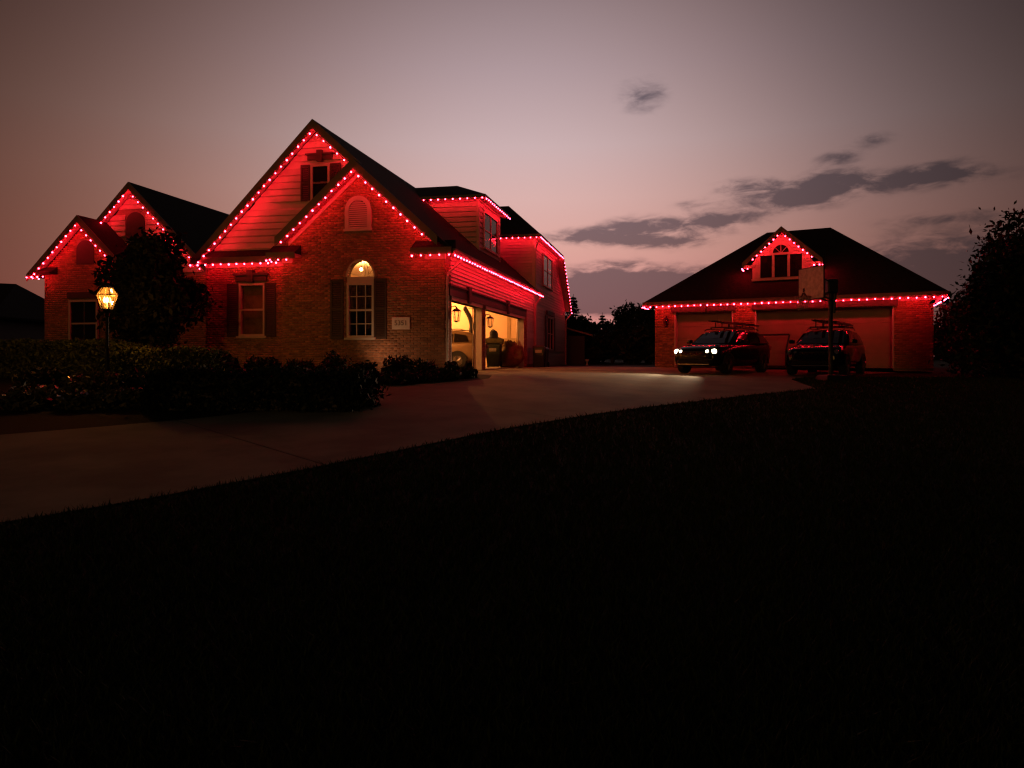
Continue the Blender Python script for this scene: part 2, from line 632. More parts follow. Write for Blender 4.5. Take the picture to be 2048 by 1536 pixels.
# concrete slabs with open joints
jd = Vector((near_edge[3][0] - near_edge[1][0], near_edge[3][1] - near_edge[1][1])).normalized()
A0 = G(640, 930)
B0 = G(497, 886)
cdir = Vector((B0[0] - A0[0], B0[1] - A0[1])).normalized()      # the joint seen across the drive
n1 = (-cdir.y, cdir.x)
if n1[0] < 0: n1 = (cdir.y, -cdir.x)
n2 = (-n1[1], n1[0])
d1 = n1[0] * A0[0] + n1[1] * A0[1]
e00 = n2[0] * A0[0] + n2[1] * A0[1] - 1.4
for i in range(-6, 10):
    for j in range(-2, 5):
        w = 4.6
        w2_ = 10.4
        g = 0.010
        c0 = d1 + i * w
        e0 = j * w2_ + e00
        sheet(drive, 0.016, 'concrete_slab', M['concrete'], drive_o,
              cells=[(n1, c0 + g, True), (n1, c0 + w - g, False), (n2, e0 + g, True), (n2, e0 + w2_ - g, False)])

# planting bed between drive and house
bed_poly = [tuple(p) for p in bed_edge[::-1]] + [(H(0.1, -0.02, 0).x, H(0.1, -0.02, 0).y), (H(5.3, 0.3, 0).x, H(5.3, 0.3, 0).y),
            (H(17.0, 2.4, 0).x, H(17.0, 2.4, 0).y), (-26, 25)]
sheet(bed_poly, 0.012, 'planting_bed', M['mulch'], kind='structure')

# ------------------------------------------------------------------ brick and siding
house = thing('brick_house', H(4, 4, FL), 'large brick and clapboard house with steep gables outlined in red lights', 'house')


def brick_mesh(l, d, hh, name='brick'):
    me = bpy.data.meshes.new(name)
    c = 0.006
    vs = [(x * l / 2, y, z * hh / 2) for y in (0,) for (x, z) in ((-1, -1), (1, -1), (1, 1), (-1, 1))]
    vs += [(x * (l / 2 - c), -d, z * (hh / 2 - c)) for (x, z) in ((-1, -1), (1, -1), (1, 1), (-1, 1))]
    fs = [(4, 5, 6, 7), (0, 1, 5, 4), (1, 2, 6, 5), (2, 3, 7, 6), (3, 0, 4, 7)]
    me.from_pydata(vs, [], fs)
    me.materials.append(M['brick'])
    return me


BL, BH, BP = 0.205, 0.062, 0.075
BRICK = brick_mesh(BL, 0.014, BH)


def lay_bricks(parent, O, D, N, intervals, h0, h1, singles=0, brick_list=None):
    """running bond on a plane through O along D, facing N. intervals(h) -> list of (a, b)."""
    full, cut = [], []
    k = 0
    h = h0 + BP / 2
    while h < h1:
        off = (k % 2) * 0.108
        for (a, c) in intervals(h):
            x = math.floor((a - off) / 0.216) * 0.216 + off
            while x < c:
                p, q = max(x + 0.006, a), min(x + 0.210, c)
                if q - p > 0.03:
                    (full if q - p > 0.2 else cut).append(((p + q) / 2, q - p, h))
                x += 0.216
        h += BP
        k += 1
    D, N = Vector((D[0], D[1], 0)), Vector((N[0], N[1], 0))
    pos = lambda x, hh: Vector((O[0], O[1], 0)) + D * x + Vector((0, 0, hh))
    rz = math.atan2(D.y, D.x)
    flip = (Matrix.Rotation(rz, 3, 'Z') @ Vector((0, -1, 0))).dot(N) < 0
    if flip: rz += math.pi
    full.sort(key=lambda q: pos(q[0], q[2]).length)
    for q in full[:singles]:
        shared('brick', BRICK, pos(q[0], q[2]) + N * (0.001 + random.uniform(-.003, .003)), parent, rz)
    vs, fs = [], []
    rest = full[singles:] + cut
    for (x, l, hh) in rest:
        ja = random.uniform(-.003, .003)
        k0 = len(vs)
        z = BH / 2
        for (dd, e) in ((0.001, 0), (0.015 + ja, 0.006)):
            for (sx, sz) in ((-1, -1), (1, -1), (1, 1), (-1, 1)):
                vs.append(pos(x + sx * (l / 2 - e), hh + sz * (z - e)) + N * dd)
        for q in ((4, 5, 6, 7), (0, 1, 5, 4), (1, 2, 6, 5), (2, 3, 7, 6), (3, 0, 4, 7)):
            fs.append([k0 + i for i in q])
    if vs:
        np_mesh('brickwork', np.array([tuple(v) for v in vs]), np.array(fs), M['brick'], parent, kind='stuff')


def lay_siding(parent, O, D, N, intervals, h0, h1, exp, lip=.026):
    D, N = Vector((D[0], D[1], 0)), Vector((N[0], N[1], 0))
    base = Vector((O[0], O[1], 0))
    h = h0
    while h < h1 - 0.02:
        hb, ht = h, min(h + exp, h1)
        hm = hb + (ht - hb) * .74
        lp_ = .044 if exp > .15 else lip
        mp_ = .8 * lp_ if exp > .15 else .26 * lp_ + .74 * .003
        ia, im, ib = intervals(hb + 0.004), intervals(hm), intervals(ht - 0.004)
        if len(ia) == len(ib) == len(im):
            for (a, c), (am, cm_), (a2, c2) in zip(ia, im, ib):
                if c - a < 0.03: continue
                if c2 < a2: a2 = c2 = (a2 + c2) / 2
                q = lambda x, z, o: base + D * x + N * o + Vector((0, 0, z))
                A = [q(a, hb, 0.001), q(a, hb, lp_), q(am, hm, mp_), q(a2, ht, 0.003), q(a2, ht, 0.001)]
                B = [q(c, hb, 0.001), q(c, hb, lp_), q(cm_, hm, mp_), q(c2, ht, 0.003), q(c2, ht, 0.001)]
                MB().prism(A, B).build('siding_board', M['siding'], parent)
        h = ht


def cutout(ivs, a, c):
    out = []
    for (x, y) in ivs:
        if c <= x or a >= y:
            out.append((x, y))
        else:
            if a - x > 0.02: out.append((x, a))
            if y - c > 0.02: out.append((c, y))
    return out


FRONT_N = Vector((-0.1822, -0.9833))      # towards the viewer
SIDE_N = Vector((0.9717, -0.2362))        # towards the drive

# roof planes over the garage mass
AP, APH = 4.43, 7.56
EAVE = 3.20
sl, sr = 8.75, -0.35
KL = (APH - EAVE) / (sl - AP)
KR = (APH - EAVE) / (AP - sr)
rr = lambda s: EAVE + (s - sr) * KR        # right slope height at s
rl = lambda s: APH - (s - AP) * KL
SG = 2.75                                   # apex of the small brick gable
SGH = rr(SG)
KG = 0.89
sgl = lambda s: SGH - (s - SG) * KG

# ---- bay front wall with arched window opening
WS0, WS1, WC, WRA, WRB = 2.26, 3.13, 2.695, 0.435, 0.50
WB, WSP = 0.63, 2.50
bay = MB()
t0, t1 = 0.0, 0.22
bay.plate(H, [(0, FL - .1), (5.3, FL - .1), (5.3, WB), (0, WB)], t0, t1)
bay.plate(H, [(0, WB), (WS0, WB), (WS0, WSP), (0, WSP)], t0, t1)
bay.plate(H, [(WS1, WB), (5.3, WB), (5.3, WSP), (WS1, WSP)], t0, t1)
arcR = [(WC - WRA * math.cos(k * math.pi / 20), WSP + WRB * math.sin(k * math.pi / 20)) for k in range(0, 11)]
arcL = [(WC + WRA * math.cos(k * math.pi / 20), WSP + WRB * math.sin(k * math.pi / 20)) for k in range(0, 11)]
top = SGH - 0.16
bay.plate(H, [(0, WSP)] + arcR + [(WC, top), (0, rr(0) - 0.16)], t0, t1)
bay.plate(H, [(5.3, WSP), (5.3, max(sgl(5.3) - .16, 3.1)), (SG, top), (WC, top)] + arcL[::-1], t0, t1)
bay_o = bay.build('bay_wall', M['mortar'], house)


def bay_iv(h):
    hi = min(5.29, SG + (SGH - 0.2 - h) / KG)
    lo = max(0.005, (h + 0.2 - EAVE) / KR + sr)
    iv = [(lo, hi)] if hi > lo else []
    if WB - 0.06 < h < WSP + 0.02:
        iv = cutout(iv, WS0 - 0.02, WS1 + 0.02)
    if WSP <= h < WSP + WRB + 0.14:
        w = (WRA + 0.13) * math.sqrt(max(0, 1 - ((h - WSP) / (WRB + 0.14)) ** 2))
        iv = cutout(iv, WC - w, WC + w)
    if 3.88 < h < 4.55: iv = cutout(iv, 2.32, 3.20)
    if 4.55 <= h < 5.0:
        w = 0.44 * math.sqrt(max(0, 1 - ((h - 4.55) / 0.45) ** 2))
        iv = cutout(iv, 2.76 - w, 2.76 + w)
    return iv


O_ = H(0, 0, 0)
lay_bricks(bay_o, (O_.x, O_.y), (UX, UY), FRONT_N, bay_iv, FL, top, singles=280)

# ---- left part of the garage mass front (behind the bay by 0.6 m)
lw = MB()
TW = 0.6
LWX0, LWX1, LWB, LWT = 6.31, 7.23, 0.72, 2.45
lw.plate(H, [(5.3, FL - .1), (8.47, FL - .1), (8.47, LWB), (5.3, LWB)], TW, TW + .22)
lw.plate(H, [(5.3, LWB), (LWX0, LWB), (LWX0, LWT), (5.3, LWT)], TW, TW + .22)
lw.plate(H, [(LWX1, LWB), (8.47, LWB), (8.47, LWT), (LWX1, LWT)], TW, TW + .22)
lw.plate(H, [(5.3, LWT), (8.47, LWT), (8.47, 3.25), (5.3, 3.25)], TW, TW + .22)
lw.box(H, 8.26, 8.48, TW + .22, 13.0, FL - .1, 3.2)
lw.box(H, 5.1, 5.3, .22, TW, FL - .1, 3.2)
lw_o = lw.build('front_wall', M['mortar'], house)


def lw_iv(h):
    iv = [(5.3, 8.46)]
    if LWB - .08 < h < LWT + .32: iv = cutout(iv, LWX0 - .06, LWX1 + .06)
    return iv


O_ = H(0, TW, 0)
lay_bricks(lw_o, (O_.x, O_.y), (UX, UY), FRONT_N, lw_iv, FL, 3.05)

# ---- big gable wall, clapboards
gwall = MB()
gwall.plate(H, [(0.2, 3.2), (8.5, 3.2), (AP, APH - .2)], TW + .02, TW + .2)
gw_o = gwall.build('gable_wall', M['trim'], house)


def gab_iv(h):
    lo = max(sr + (h + .22 - EAVE) / KR, 0.1)
    hi = sl - (h + .22 - EAVE) / KL
    # only what stands clear of the small gable in front
    lo = max(lo, min(SG + (SGH - h) / KG - 0.25, 4.2) if h < SGH else lo)
    iv = [(lo, hi)] if hi > lo else []
    if 5.02 < h < 6.28: iv = cutout(iv, 3.62, 5.04)
    return iv


O_ = H(0, TW + .02, 0)
lay_siding(gw_o, (O_.x, O_.y), (UX, UY), FRONT_N, gab_iv, 3.58, APH - .45, 0.213)

# ---- garage side wall: piers, header, clapboards above the doors
D1 = (0.50, 3.90)
D2 = (4.30, 10.80)
DT = 1.79
SE = 13.2
sw = MB()
TH = 0.24
sw.box(H, 0.002, TH, 0.22, D1[0], FL - .1, 3.2)
sw.box(H, 0.002, TH, D1[1], D2[0], FL - .1, DT)
sw.box(H, 0.002, TH, D2[1], SE, FL - .1, DT)
sw.box(H, 0.002, TH, D1[0], SE, DT, 3.2)
sw_o = sw.build('side_wall', M['mortar'], house)
O_ = H(0.002, 0, 0)


def side_iv(h):
    iv = [(0.0, D1[0] - .005), (D1[1] + .005, D2[0] - .005), (D2[1] + .005, D2[1] + 0.62)]
    if h > 2.25: iv = [(0.0, .40)]
    elif h > DT - .03: iv = [(0.0, D1[0] - .22)]
    return iv


lay_bricks(sw_o, (O_.x, O_.y), (VX, VY), SIDE_N, side_iv, FL, 2.9, singles=20)
lay_siding(sw_o, (O_.x, O_.y), (VX, VY), SIDE_N, lambda h: [(.46, SE)], 2.27, 3.12, 0.121, .034)
lay_siding(sw_o, (O_.x, O_.y), (VX, VY), SIDE_N, lambda h: [(D2[1] + .68, SE)], FL + .15, 2.27, 0.125)
hd = MB()
hd.box(H, -0.06, 0.001, D1[0] - .2, D2[1] + .25, DT + .12, DT + .42)
hd.box(H, -0.10, 0.001, D1[0] - .25, D2[1] + .30, DT + .42, DT + .475)
hd.build('door_header', M['darktrim'], house)
for (a, c) in (D1, D2):
    k = MB()
    m_ = (a + c) / 2
    k.prism([H(-.115, m_ - .11, DT + .02), H(-.115, m_ + .11, DT + .02), H(0, m_ + .11, DT + .02), H(0, m_ - .11, DT + .02)],
            [H(-.125, m_ - .16, DT + .56), H(-.125, m_ + .16, DT + .56), H(0, m_ + .16, DT + .56), H(0, m_ - .16, DT + .56)])
    k.build('keystone', M['darktrim'], house)
    c_ = MB()
    c_.box(H, -0.045, TH + .02, a - .002, c + .002, DT, DT + .115)     # head casing
    c_.build('door_head', M['trim'], house)
    for (x0, x1) in ((a + .002, a + .06), (c - .06, c - .002)):
        MB().box(H, -0.02, TH + .03, x0, x1, FL, DT - .002).build('door_jamb', M['trim'], house)
    # rolled-up sectional door hanging under the ceiling and its tracks
    for kk in range(3):
        MB().box(H, .5 + kk * .56, 1.04 + kk * .56, a + .12, c - .12, 2.36, 2.41).build('door_panel', M['gdoor'], house)
    for x in (a + .08, c - .08):
        MB().path([H(TH + .06, x, FL), H(TH + .06, x, 1.8), H(TH + .22, x, 2.16), H(TH + .5, x, 2.33), H(2.6, x, 2.33)], 0.022, 6).build('door_track', M['chrome'], house)

# ---- roof of the garage mass
R_ = lambda s, t: H(s, t, rr(s))
Lf = lambda s, t: H(s, t, rl(s))
roof = MB()
roof.slab([R_(sr, -.38), R_(SG, -.38), R_(SG, .25), R_(AP, .25), R_(AP, 13.6), R_(3.0, 13.6), R_(3.0, 13.35), R_(sr, 13.35)], .10)
roof.slab([Lf(AP, .25), Lf(sl, .25), Lf(sl, 13.4), Lf(AP, 13.4)], .10)
Sg = lambda s, t: H(s, t, sgl(s))
roof.slab([Sg(SG, -.38), Sg(5.32, -.38), Sg(5.32, .75), Sg(SG, .75)], .10)
roof_o = roof.build('roof', M['roof'], house)
# pent roof strips between eave and gable wall, and returns
for (a, c, tt, tw) in ((5.35, 8.75, .25, TW), (4.66, 5.62, -.38, 0.0), (-.33, .93, -.38, 0.0)):
    p = MB()
    p.prism([H(a, tt, EAVE + .02), H(c, tt, EAVE + .02), H(c, tw, EAVE + .02), H(a, tw, EAVE + .02)],
            [H(a, tt, EAVE + .06), H(c, tt, EAVE + .06), H(c, tw, EAVE + .34), H(a, tw, EAVE + .34)])
    p.build('pent_roof', M['roof'], house)
    MB().box(H, a, c, tt, tw - .002, EAVE - .05, EAVE + .018).build('soffit', M['trim'], house)
    MB().box(H, a, c, tt - .035, tt - .001, EAVE - .13, EAVE + .07).build('fascia_board', M['fascia'], house)
    MB().box(H, a + .3, c - .3, tw - .03, tw - .001, EAVE - .22, EAVE - .052).build('frieze_board', M['trim'], house)


def rake(F, p0, p1, t, hh, parent, m=None, th=.035):
    MB().plate(F, [(p0[0], p0[1] - .005), (p1[0], p1[1] - .005), (p1[0], p1[1] - hh), (p0[0], p0[1] - hh)], t - th, t - .001).build('rake_board', m or M['fascia'], parent)


def soffit(F, p0, p1, t0, t1, drop, parent):
    MB().plate(F, [(p0[0], p0[1] - drop), (p1[0], p1[1] - drop), (p1[0], p1[1] - drop - .02), (p0[0], p0[1] - drop - .02)], t0, t1).build('soffit', M['trim'], parent)


rake(H, (AP, APH), (sl, EAVE), .25, .30, house)
rake(H, (AP, APH), (SG + .02, rr(SG + .02)), .25, .30, house)
soffit(H, (AP, APH), (sl, EAVE), .25, TW - .002, .16, house)
soffit(H, (AP, APH), (SG, rr(SG)), .25, TW - .002, .16, house)
rake(H, (SG, SGH), (5.32, sgl(5.32)), -.38, .30, house)
rake(H, (SG, SGH), (.1, rr(.1)), -.38, .30, house)
soffit(H, (SG, SGH), (5.32, sgl(5.32)), -.38, -.002, .16, house)
soffit(H, (SG, SGH), (.1, rr(.1)), -.38, -.002, .16, house)
# inner frieze boards on the gable walls
MB().plate(H, [(SG, SGH - .30), (5.1, sgl(5.1) - .30), (5.1, sgl(5.1) - .44), (SG, SGH - .44)], -.03, -.001).build('frieze_board', M['trim'], house)
MB().plate(H, [(SG, SGH - .30), (.35, rr(.35) - .30), (.35, rr(.35) - .44), (SG, SGH - .44)], -.03, -.001).build('frieze_board', M['trim'], house)
# side eave: soffit, fascia, gutter
MB().box(H, sr + .002, -.002, -.30, 13.3, EAVE - .05, EAVE - .02).build('soffit', M['trim'], house)
g_ = MB()
g_.prism([H(sr - .01, -.36, EAVE - .13), H(sr - .09, -.36, EAVE - .03), H(sr - .10, -.36, EAVE + .02), H(sr - .002, -.36, EAVE + .02)],
         [H(sr - .01, 13.35, EAVE - .13), H(sr - .09, 13.35, EAVE - .03), H(sr - .10, 13.35, EAVE + .02), H(sr - .002, 13.35, EAVE + .02)])
g_.build('gutter', M['fascia'], house)
MB().path([H(-.36, .55, EAVE - .1), H(-.30, .45, EAVE - .28), H(-.10, .06, EAVE - .62), H(-.06, .03, EAVE - .75), H(-.06, .03, FL + .1)], .035, 8).build('downspout', M['trim'], house)
MB().path([H(-.36, 13.1, EAVE - .1), H(-.30, 13.1, EAVE - .25), H(-.10, 13.2, EAVE - .5), H(-.06, 13.2, EAVE - .62), H(-.06, 13.2, FL + .1)], .04, 8).build('downspout', M['trim'], house)

# ---- dormer on the garage roof
DS, DA, DB, DE = 0.92, 6.65, 9.95, 6.42
dorm = thing('dormer', H(DS, 8.3, rr(DS)), parent=house)
MB().box(H, DS + .002, 4.0, DA + .002, DB - .002, 4.0, DE).build('dormer_wall', M['trim'], dorm)
dw_o = dorm.children[0] if dorm.children else [o for o in bpy.data.objects if o.parent == dorm][0]
O_ = H(0, DA, 0)


def cheek_iv(h):
    return [(DS + .09, max(DS + .1, sr + (h - EAVE) / KR))]


lay_siding(dorm, (O_.x, O_.y), (UX, UY), FRONT_N, cheek_iv, rr(DS) + .12, DE, 0.205)
O_ = H(DS, 0, 0)
lay_siding(dorm, (O_.x, O_.y), (VX, VY), SIDE_N, lambda h: [(DA + .09, DA + .55), (DB - .55, DB - .09)] if h < DE - .3 else [(DA + .09, DB - .09)], rr(DS) + .12, DE, 0.205)
MB().box(H, DS - .03, DS + .085, DA - .03, DA + .085, rr(DS) - .05, DE).build('corner_board', M['trim'], dorm)
MB().box(H, DS - .03, DS + .085, DB - .085, DB + .03, rr(DS) - .05, DE).build('corner_board', M['trim'], dorm)
# dormer roof (hip)
e = .36
c1, c2 = H(DS - e, DA - e, DE + .08), H(DS - e, DB + e, DE + .08)
ap = H(2.35, 8.3, 7.42)
bk = H(4.36, 8.3, 7.42)
sj = sr + (DE + .08 - EAVE) / KR
dr = MB()
dr.slab([c1, ap, bk, H(sj + .1, DA - e, DE + .08)], .1)
dr.slab([c2, H(sj + .1, DB + e, DE + .08), bk, ap], .1)
dr.slab([c1, c2, ap], .1)
dr.build('dormer_roof', M['roof'], dorm)
MB().box(H, DS - e - .03, DS - e, DA - e - .03, DB + e + .03, DE - .06, DE + .075).build('fascia_board', M['fascia'], dorm)
MB().box(H, DS - e + .002, sj, DA - e - .03, DA - e, DE - .06, DE + .075).build('fascia_board', M['fascia'], dorm)
MB().box(H, DS - e, sj - .3, DA - e, DA - .032, DE - .03, DE - .008).build('soffit', M['trim'], dorm)
MB().box(H, DS - e, DS - .032, DA - .03, DB + e, DE - .03, DE - .008).build('soffit', M['trim'], dorm)


def side_window(parent, s, a, c, h0, h1, cols=2, rows=2):
    """window on a wall facing the drive"""
    w = thing('window', H(s, (a + c) / 2, h0), parent=parent)
    f = MB()
    f.box(H, s - .06, s - .001, a - .09, a, h0 - .09, h1 + .09)
    f.box(H, s - .06, s - .001, c, c + .09, h0 - .09, h1 + .09)
    f.box(H, s - .06, s - .001, a, c, h1, h1 + .09)
    f.box(H, s - .09, s - .001, a - .0, c, h0 - .09, h0)
    f.build('frame', M['trim'], w)
    MB().box(H, s - .015, s - .003, a, c, h0, h1).build('pane', M['darkglass'], w)
    mu = MB()
    for i in range(1, cols):
        x = a + (c - a) * i / cols
        mu.box(H, s - .045, s - .016, x - .035, x + .035, h0, h1)
    for i in range(1, rows):
        z = h0 + (h1 - h0) * i / rows
        mu.box(H, s - .04, s - .016, a, c, z - .02, z + .02)
    mu.build('muntin', M['trim'], w)


side_window(dorm, DS - .027, DA + .62, DB - .62, rr(DS) + .22, DE - .42)

# ---- rear two-storey mass
RT0, RT1, RT2 = 13.2, 19.9, 22.9
UE = 6.0
rear = MB()
rear.prism([H(0.004, RT0, FL - .1), H(0.004, RT0, UE), H(0.004, RT1, UE), H(0.004, RT2, 3.1), H(0.004, RT2, FL - .1)],
           [H(8.3, RT0, FL - .1), H(8.3, RT0, UE), H(8.3, RT1, UE), H(8.3, RT2, 3.1), H(8.3, RT2, FL - .1)])
rear_o = rear.build('rear_wall', M['trim'], house)
O_ = H(0, RT0, 0)
lay_siding(rear_o, (O_.x, O_.y), (UX, UY), FRONT_N, lambda h: [(.09, max(.1, sr + (h - EAVE) / KR + .05))], 3.25, UE, 0.149, .03)
O_ = H(0.004, 0, 0)


def rear_iv(h):
    hi = RT1 if h > UE else (RT1 + (UE - h) / (UE - 3.1) * (RT2 - RT1) if h > 3.1 else RT2)
    iv = [(RT0 + .09, hi - .02)]
    if 3.78 < h < 5.6: iv = cutout(iv, 15.25, 18.15)
    if 0.35 < h < 2.7: iv = cutout(iv, 15.85, 19.0)
    return iv


lay_siding(rear_o, (O_.x, O_.y), (VX, VY), SIDE_N, rear_iv, FL + .1, UE, 0.148, .024)
MB().box(H, -.035, .085, RT0 - .035, RT0 + .085, FL, UE).build('corner_board', M['trim'], house)
side_window(house, -.012, 15.4, 18.0, 3.9, 5.5)
side_window(house, -.012, 16.6, 18.3, .5, 2.2)
for (a, c) in ((15.95, 16.45), (18.45, 18.95)):
    MB().box(H, -.06, -.03, a, c, .42, 2.3).build('shutter', M['shutter'], house)
MB().box(H, -.09, -.03, 16.3, 18.6, 2.36, 2.6).build('window_head', M['darktrim'], house)
e = .36
rro = MB()
RA = H(2.1, 16.5, 8.4)
RB = H(8.0, 16.5, 8.4)
q1, q2 = H(-e, RT0 - e, UE + .12), H(-e, RT1 + .1, UE + .12)
q3, q4 = H(8.6, RT0 - e, UE + .12), H(8.6, RT1 + .1, UE + .12)
rro.slab([q1, RA, RB, q3], .1)
rro.slab([q2, q4, RB, RA], .1)
rro.slab([q1, q2, RA], .1)
rro.slab([q2, H(-e, RT2 + .3, 3.1), H(8.6, RT2 + .3, 3.1), q4], .1)
rro.build('roof', M['roof'], house)
MB().box(H, -e - .03, -e, RT0 - e, RT1 + .1, UE - .04, UE + .11).build('fascia_board', M['fascia'], house)
MB().box(H, -e, 5, RT0 - e - .03, RT0 - e, UE - .04, UE + .11).build('fascia_board', M['fascia'], house)
MB().box(H, -e, -.002, RT0 - e, RT1, UE - .02, UE - .002).build('soffit', M['trim'], house)
MB().box(H, .0, 3.6, RT0 - e, RT0 - .03, UE - .02, UE - .002).build('soffit', M['trim'], house)
rk = MB()
rk.prism([H(-e - .035, RT1 + .1, UE + .10), H(-e - .035, RT2 + .3, 3.08), H(-e - .035, RT2 + .3, 2.86), H(-e - .035, RT1 + .1, UE - .16)],
         [H(-e, RT1 + .1, UE + .10), H(-e, RT2 + .3, 3.08), H(-e, RT2 + .3, 2.86), H(-e, RT1 + .1, UE - .16)])
rk.build('rake_board', M['fascia'], house)
rs = MB()
rs.prism([H(-e, RT1 + .02, UE - .05), H(-e, RT2 + .22, 2.98), H(-.0, RT2 + .22, 2.98), H(-.0, RT1 + .02, UE - .05)],
         [H(-e, RT1 + .02, UE - .02), H(-e, RT2 + .22, 3.0), H(-.0, RT2 + .22, 3.0), H(-.0, RT1 + .02, UE - .02)])
rs.build('soffit', M['trim'], house)
MB().path([H(-.3, RT0 - .3, UE - .1), H(-.12, RT0 - .08, UE - .5), H(-.07, RT0 - .07, UE - .7), H(-.07, RT0 - .07, 3.3)], .035, 8).build('downspout', M['trim'], house)
MB().path([H(-.38, RT2 + .2, 2.86), H(-.3, RT2 + .1, 2.7), H(-.08, RT2 - .1, 2.4), H(-.07, RT2 - .1, FL)], .04, 8).build('downspout', M['trim'], house)

# ---- front windows of the house
def front_window(parent, tq, a, c, h0, h1, pane_mat, cols=1, rows=2, depth=.08):
    w = thing('window', H((a + c) / 2, tq, h0), parent=parent)
    f = MB()
    f.box(H, a - .01, a + .06, tq - .03, tq + depth, h0, h1)
    f.box(H, c - .06, c + .01, tq - .03, tq + depth, h0, h1)
    f.box(H, a + .06, c - .06, tq - .03, tq + depth, h1 - .07, h1)
    f.box(H, a + .06, c - .06, tq - .03, tq + depth, h0, h0 + .06)
    f.build('frame', M['trim'], w)
    MB().box(H, a - .08, c + .08, tq - .07, tq + .05, h0 - .07, h0 - .002).build('sill', M['trim'], w)
    MB().box(H, a + .06, c - .06, tq + depth - .02, tq + depth - .01, h0 + .06, h1 - .07).build('pane', pane_mat, w)
    mu = MB()
    z = (h0 + h1) / 2
    mu.box(H, a + .06, c - .06, tq + .01, tq + .06, z - .03, z + .03)
    for i in range(1, cols):
        x = a + (c - a) * i / cols
        mu.box(H, x - .012, x + .012, tq + .03, tq + .055, h0 + .06, h1 - .07)
    for i in range(1, rows):
        if rows % 2 == 0 and i == rows // 2: continue
        zz = h0 + (h1 - h0) * i / rows
        mu.box(H, a + .06, c - .06, tq + .03, tq + .055, zz - .012, zz + .012)
    mu.build('muntin', M['trim'], w)
    return w


def shutter(parent, tq, a, c, h0, h1):
    s_ = MB()
    s_.box(H, a, a + .06, tq - .045, tq - .016, h0, h1)
    s_.box(H, c - .06, c, tq - .045, tq - .016, h0, h1)
    for z in (h0, (h0 + h1) / 2 - .04, h1 - .08):
        s_.box(H, a + .06, c - .06, tq - .045, tq - .016, z, z + .08)
    o = s_.build('shutter', M['shutter'], parent)
    n = int((h1 - h0) / .07)
    sl_ = MB()
    for k in range(n):
        z = h0 + .08 + k * (h1 - h0 - .1) / n
        sl_.prism([H(a + .06, tq - .038, z), H(c - .06, tq - .038, z), H(c - .06, tq - .03, z), H(a + .06, tq - .03, z)],
                  [H(a + .06, tq - .024, z + .06), H(c - .06, tq - .024, z + .06), H(c - .06, tq - .018, z + .06), H(a + .06, tq - .018, z + .06)])
    sl_.build('louvre', M['shutter'], o)


front_window(house, TW, LWX0, LWX1, LWB, LWT, M['glass'], 1, 2)
MB().box(H, LWX0 + .05, LWX1 - .05, TW + .15, TW + .17, LWB, LWT).build('curtain', M['curtain'], house)
shutter(house, TW, 5.90, 6.30, .70, 2.45)
shutter(house, TW, 7.24, 7.66, .70, 2.45)
hd = MB()
hd.box(H, 6.22, 7.32, TW - .08, TW - .001, 2.52, 2.70)
hd.box(H, 6.14, 7.40, TW - .12, TW - .001, 2.70, 2.77)
hd.prism([H(6.69, TW - .13, 2.47), H(6.85, TW - .13, 2.47), H(6.85, TW, 2.47), H(6.69, TW, 2.47)],
         [H(6.65, TW - .15, 2.87), H(6.89, TW - .15, 2.87), H(6.89, TW, 2.87), H(6.65, TW, 2.87)])
hd.build('window_head', M['darktrim'], house)
# gable window
front_window(house, TW - .02, 4.03, 4.67, 5.05, 6.22, M['darkglass'], 1, 2, depth=.03)
shutter(house, TW - .01, 4.70, 5.02, 5.05, 6.22)
shutter(house, TW - .01, 3.64, 4.00, 5.05, 6.22)
hd = MB()
hd.box(H, 3.92, 4.78, TW - .07, TW - .01, 6.36, 6.52)
hd.box(H, 3.86, 4.84, TW - .10, TW - .01, 6.52, 6.57)
hd.box(H, 4.26, 4.44, TW - .12, TW - .01, 6.30, 6.66)
hd.build('window_head', M['darktrim'], house)
# arched window of the bay
aw = front_window(house, 0, WS0, WS1, WB, 2.32, M['dimglass'], 3, 4, depth=.1)
aw.name = 'arched_window'
MB().box(H, WS0, WS1, .0, .14, 2.322, WSP).build('transom_bar', M['trim'], aw)
fan = MB()
pts = [(WC + (WRA - .0) * math.cos(k * math.pi / 24), WSP + WRB * math.sin(k * math.pi / 24)) for k in range(25)]
fan.plate(H, pts, .085, .09)
fan.build('fanlight_pane', M['glass'], aw)
ar = MB()
for k in range(24):
    f0, f1 = k * math.pi / 24, (k + 1) * math.pi / 24
    q = lambda r0, r1, f: (WC + r0 * math.cos(f), WSP + r1 * math.sin(f))
    ar.plate(H, [q(WRA, WRB, f0), q(WRA, WRB, f1), q(WRA + .045, WRB + .045, f1), q(WRA + .045, WRB + .045, f0)], -.02, .10)
ar.build('arch_frame', M['trim'], aw)
vo = MB()
for k in range(19):
    f0, f1 = (k + .06) * math.pi / 19, (k + .94) * math.pi / 19
    q = lambda r0, r1, f: (WC + r0 * math.cos(f), WSP + r1 * math.sin(f))
    vo.plate(H, [q(WRA + .05, WRB + .05, f0), q(WRA + .05, WRB + .05, f1), q(WRA + .13, WRB + .13, f1), q(WRA + .13, WRB + .13, f0)], -.024, -.001)
vo.build('brick_arch', M['brick'], house)
shutter(house, 0, 1.835, 2.245, .58, 2.43)
shutter(house, 0, 3.25, 3.67, .58, 2.43)
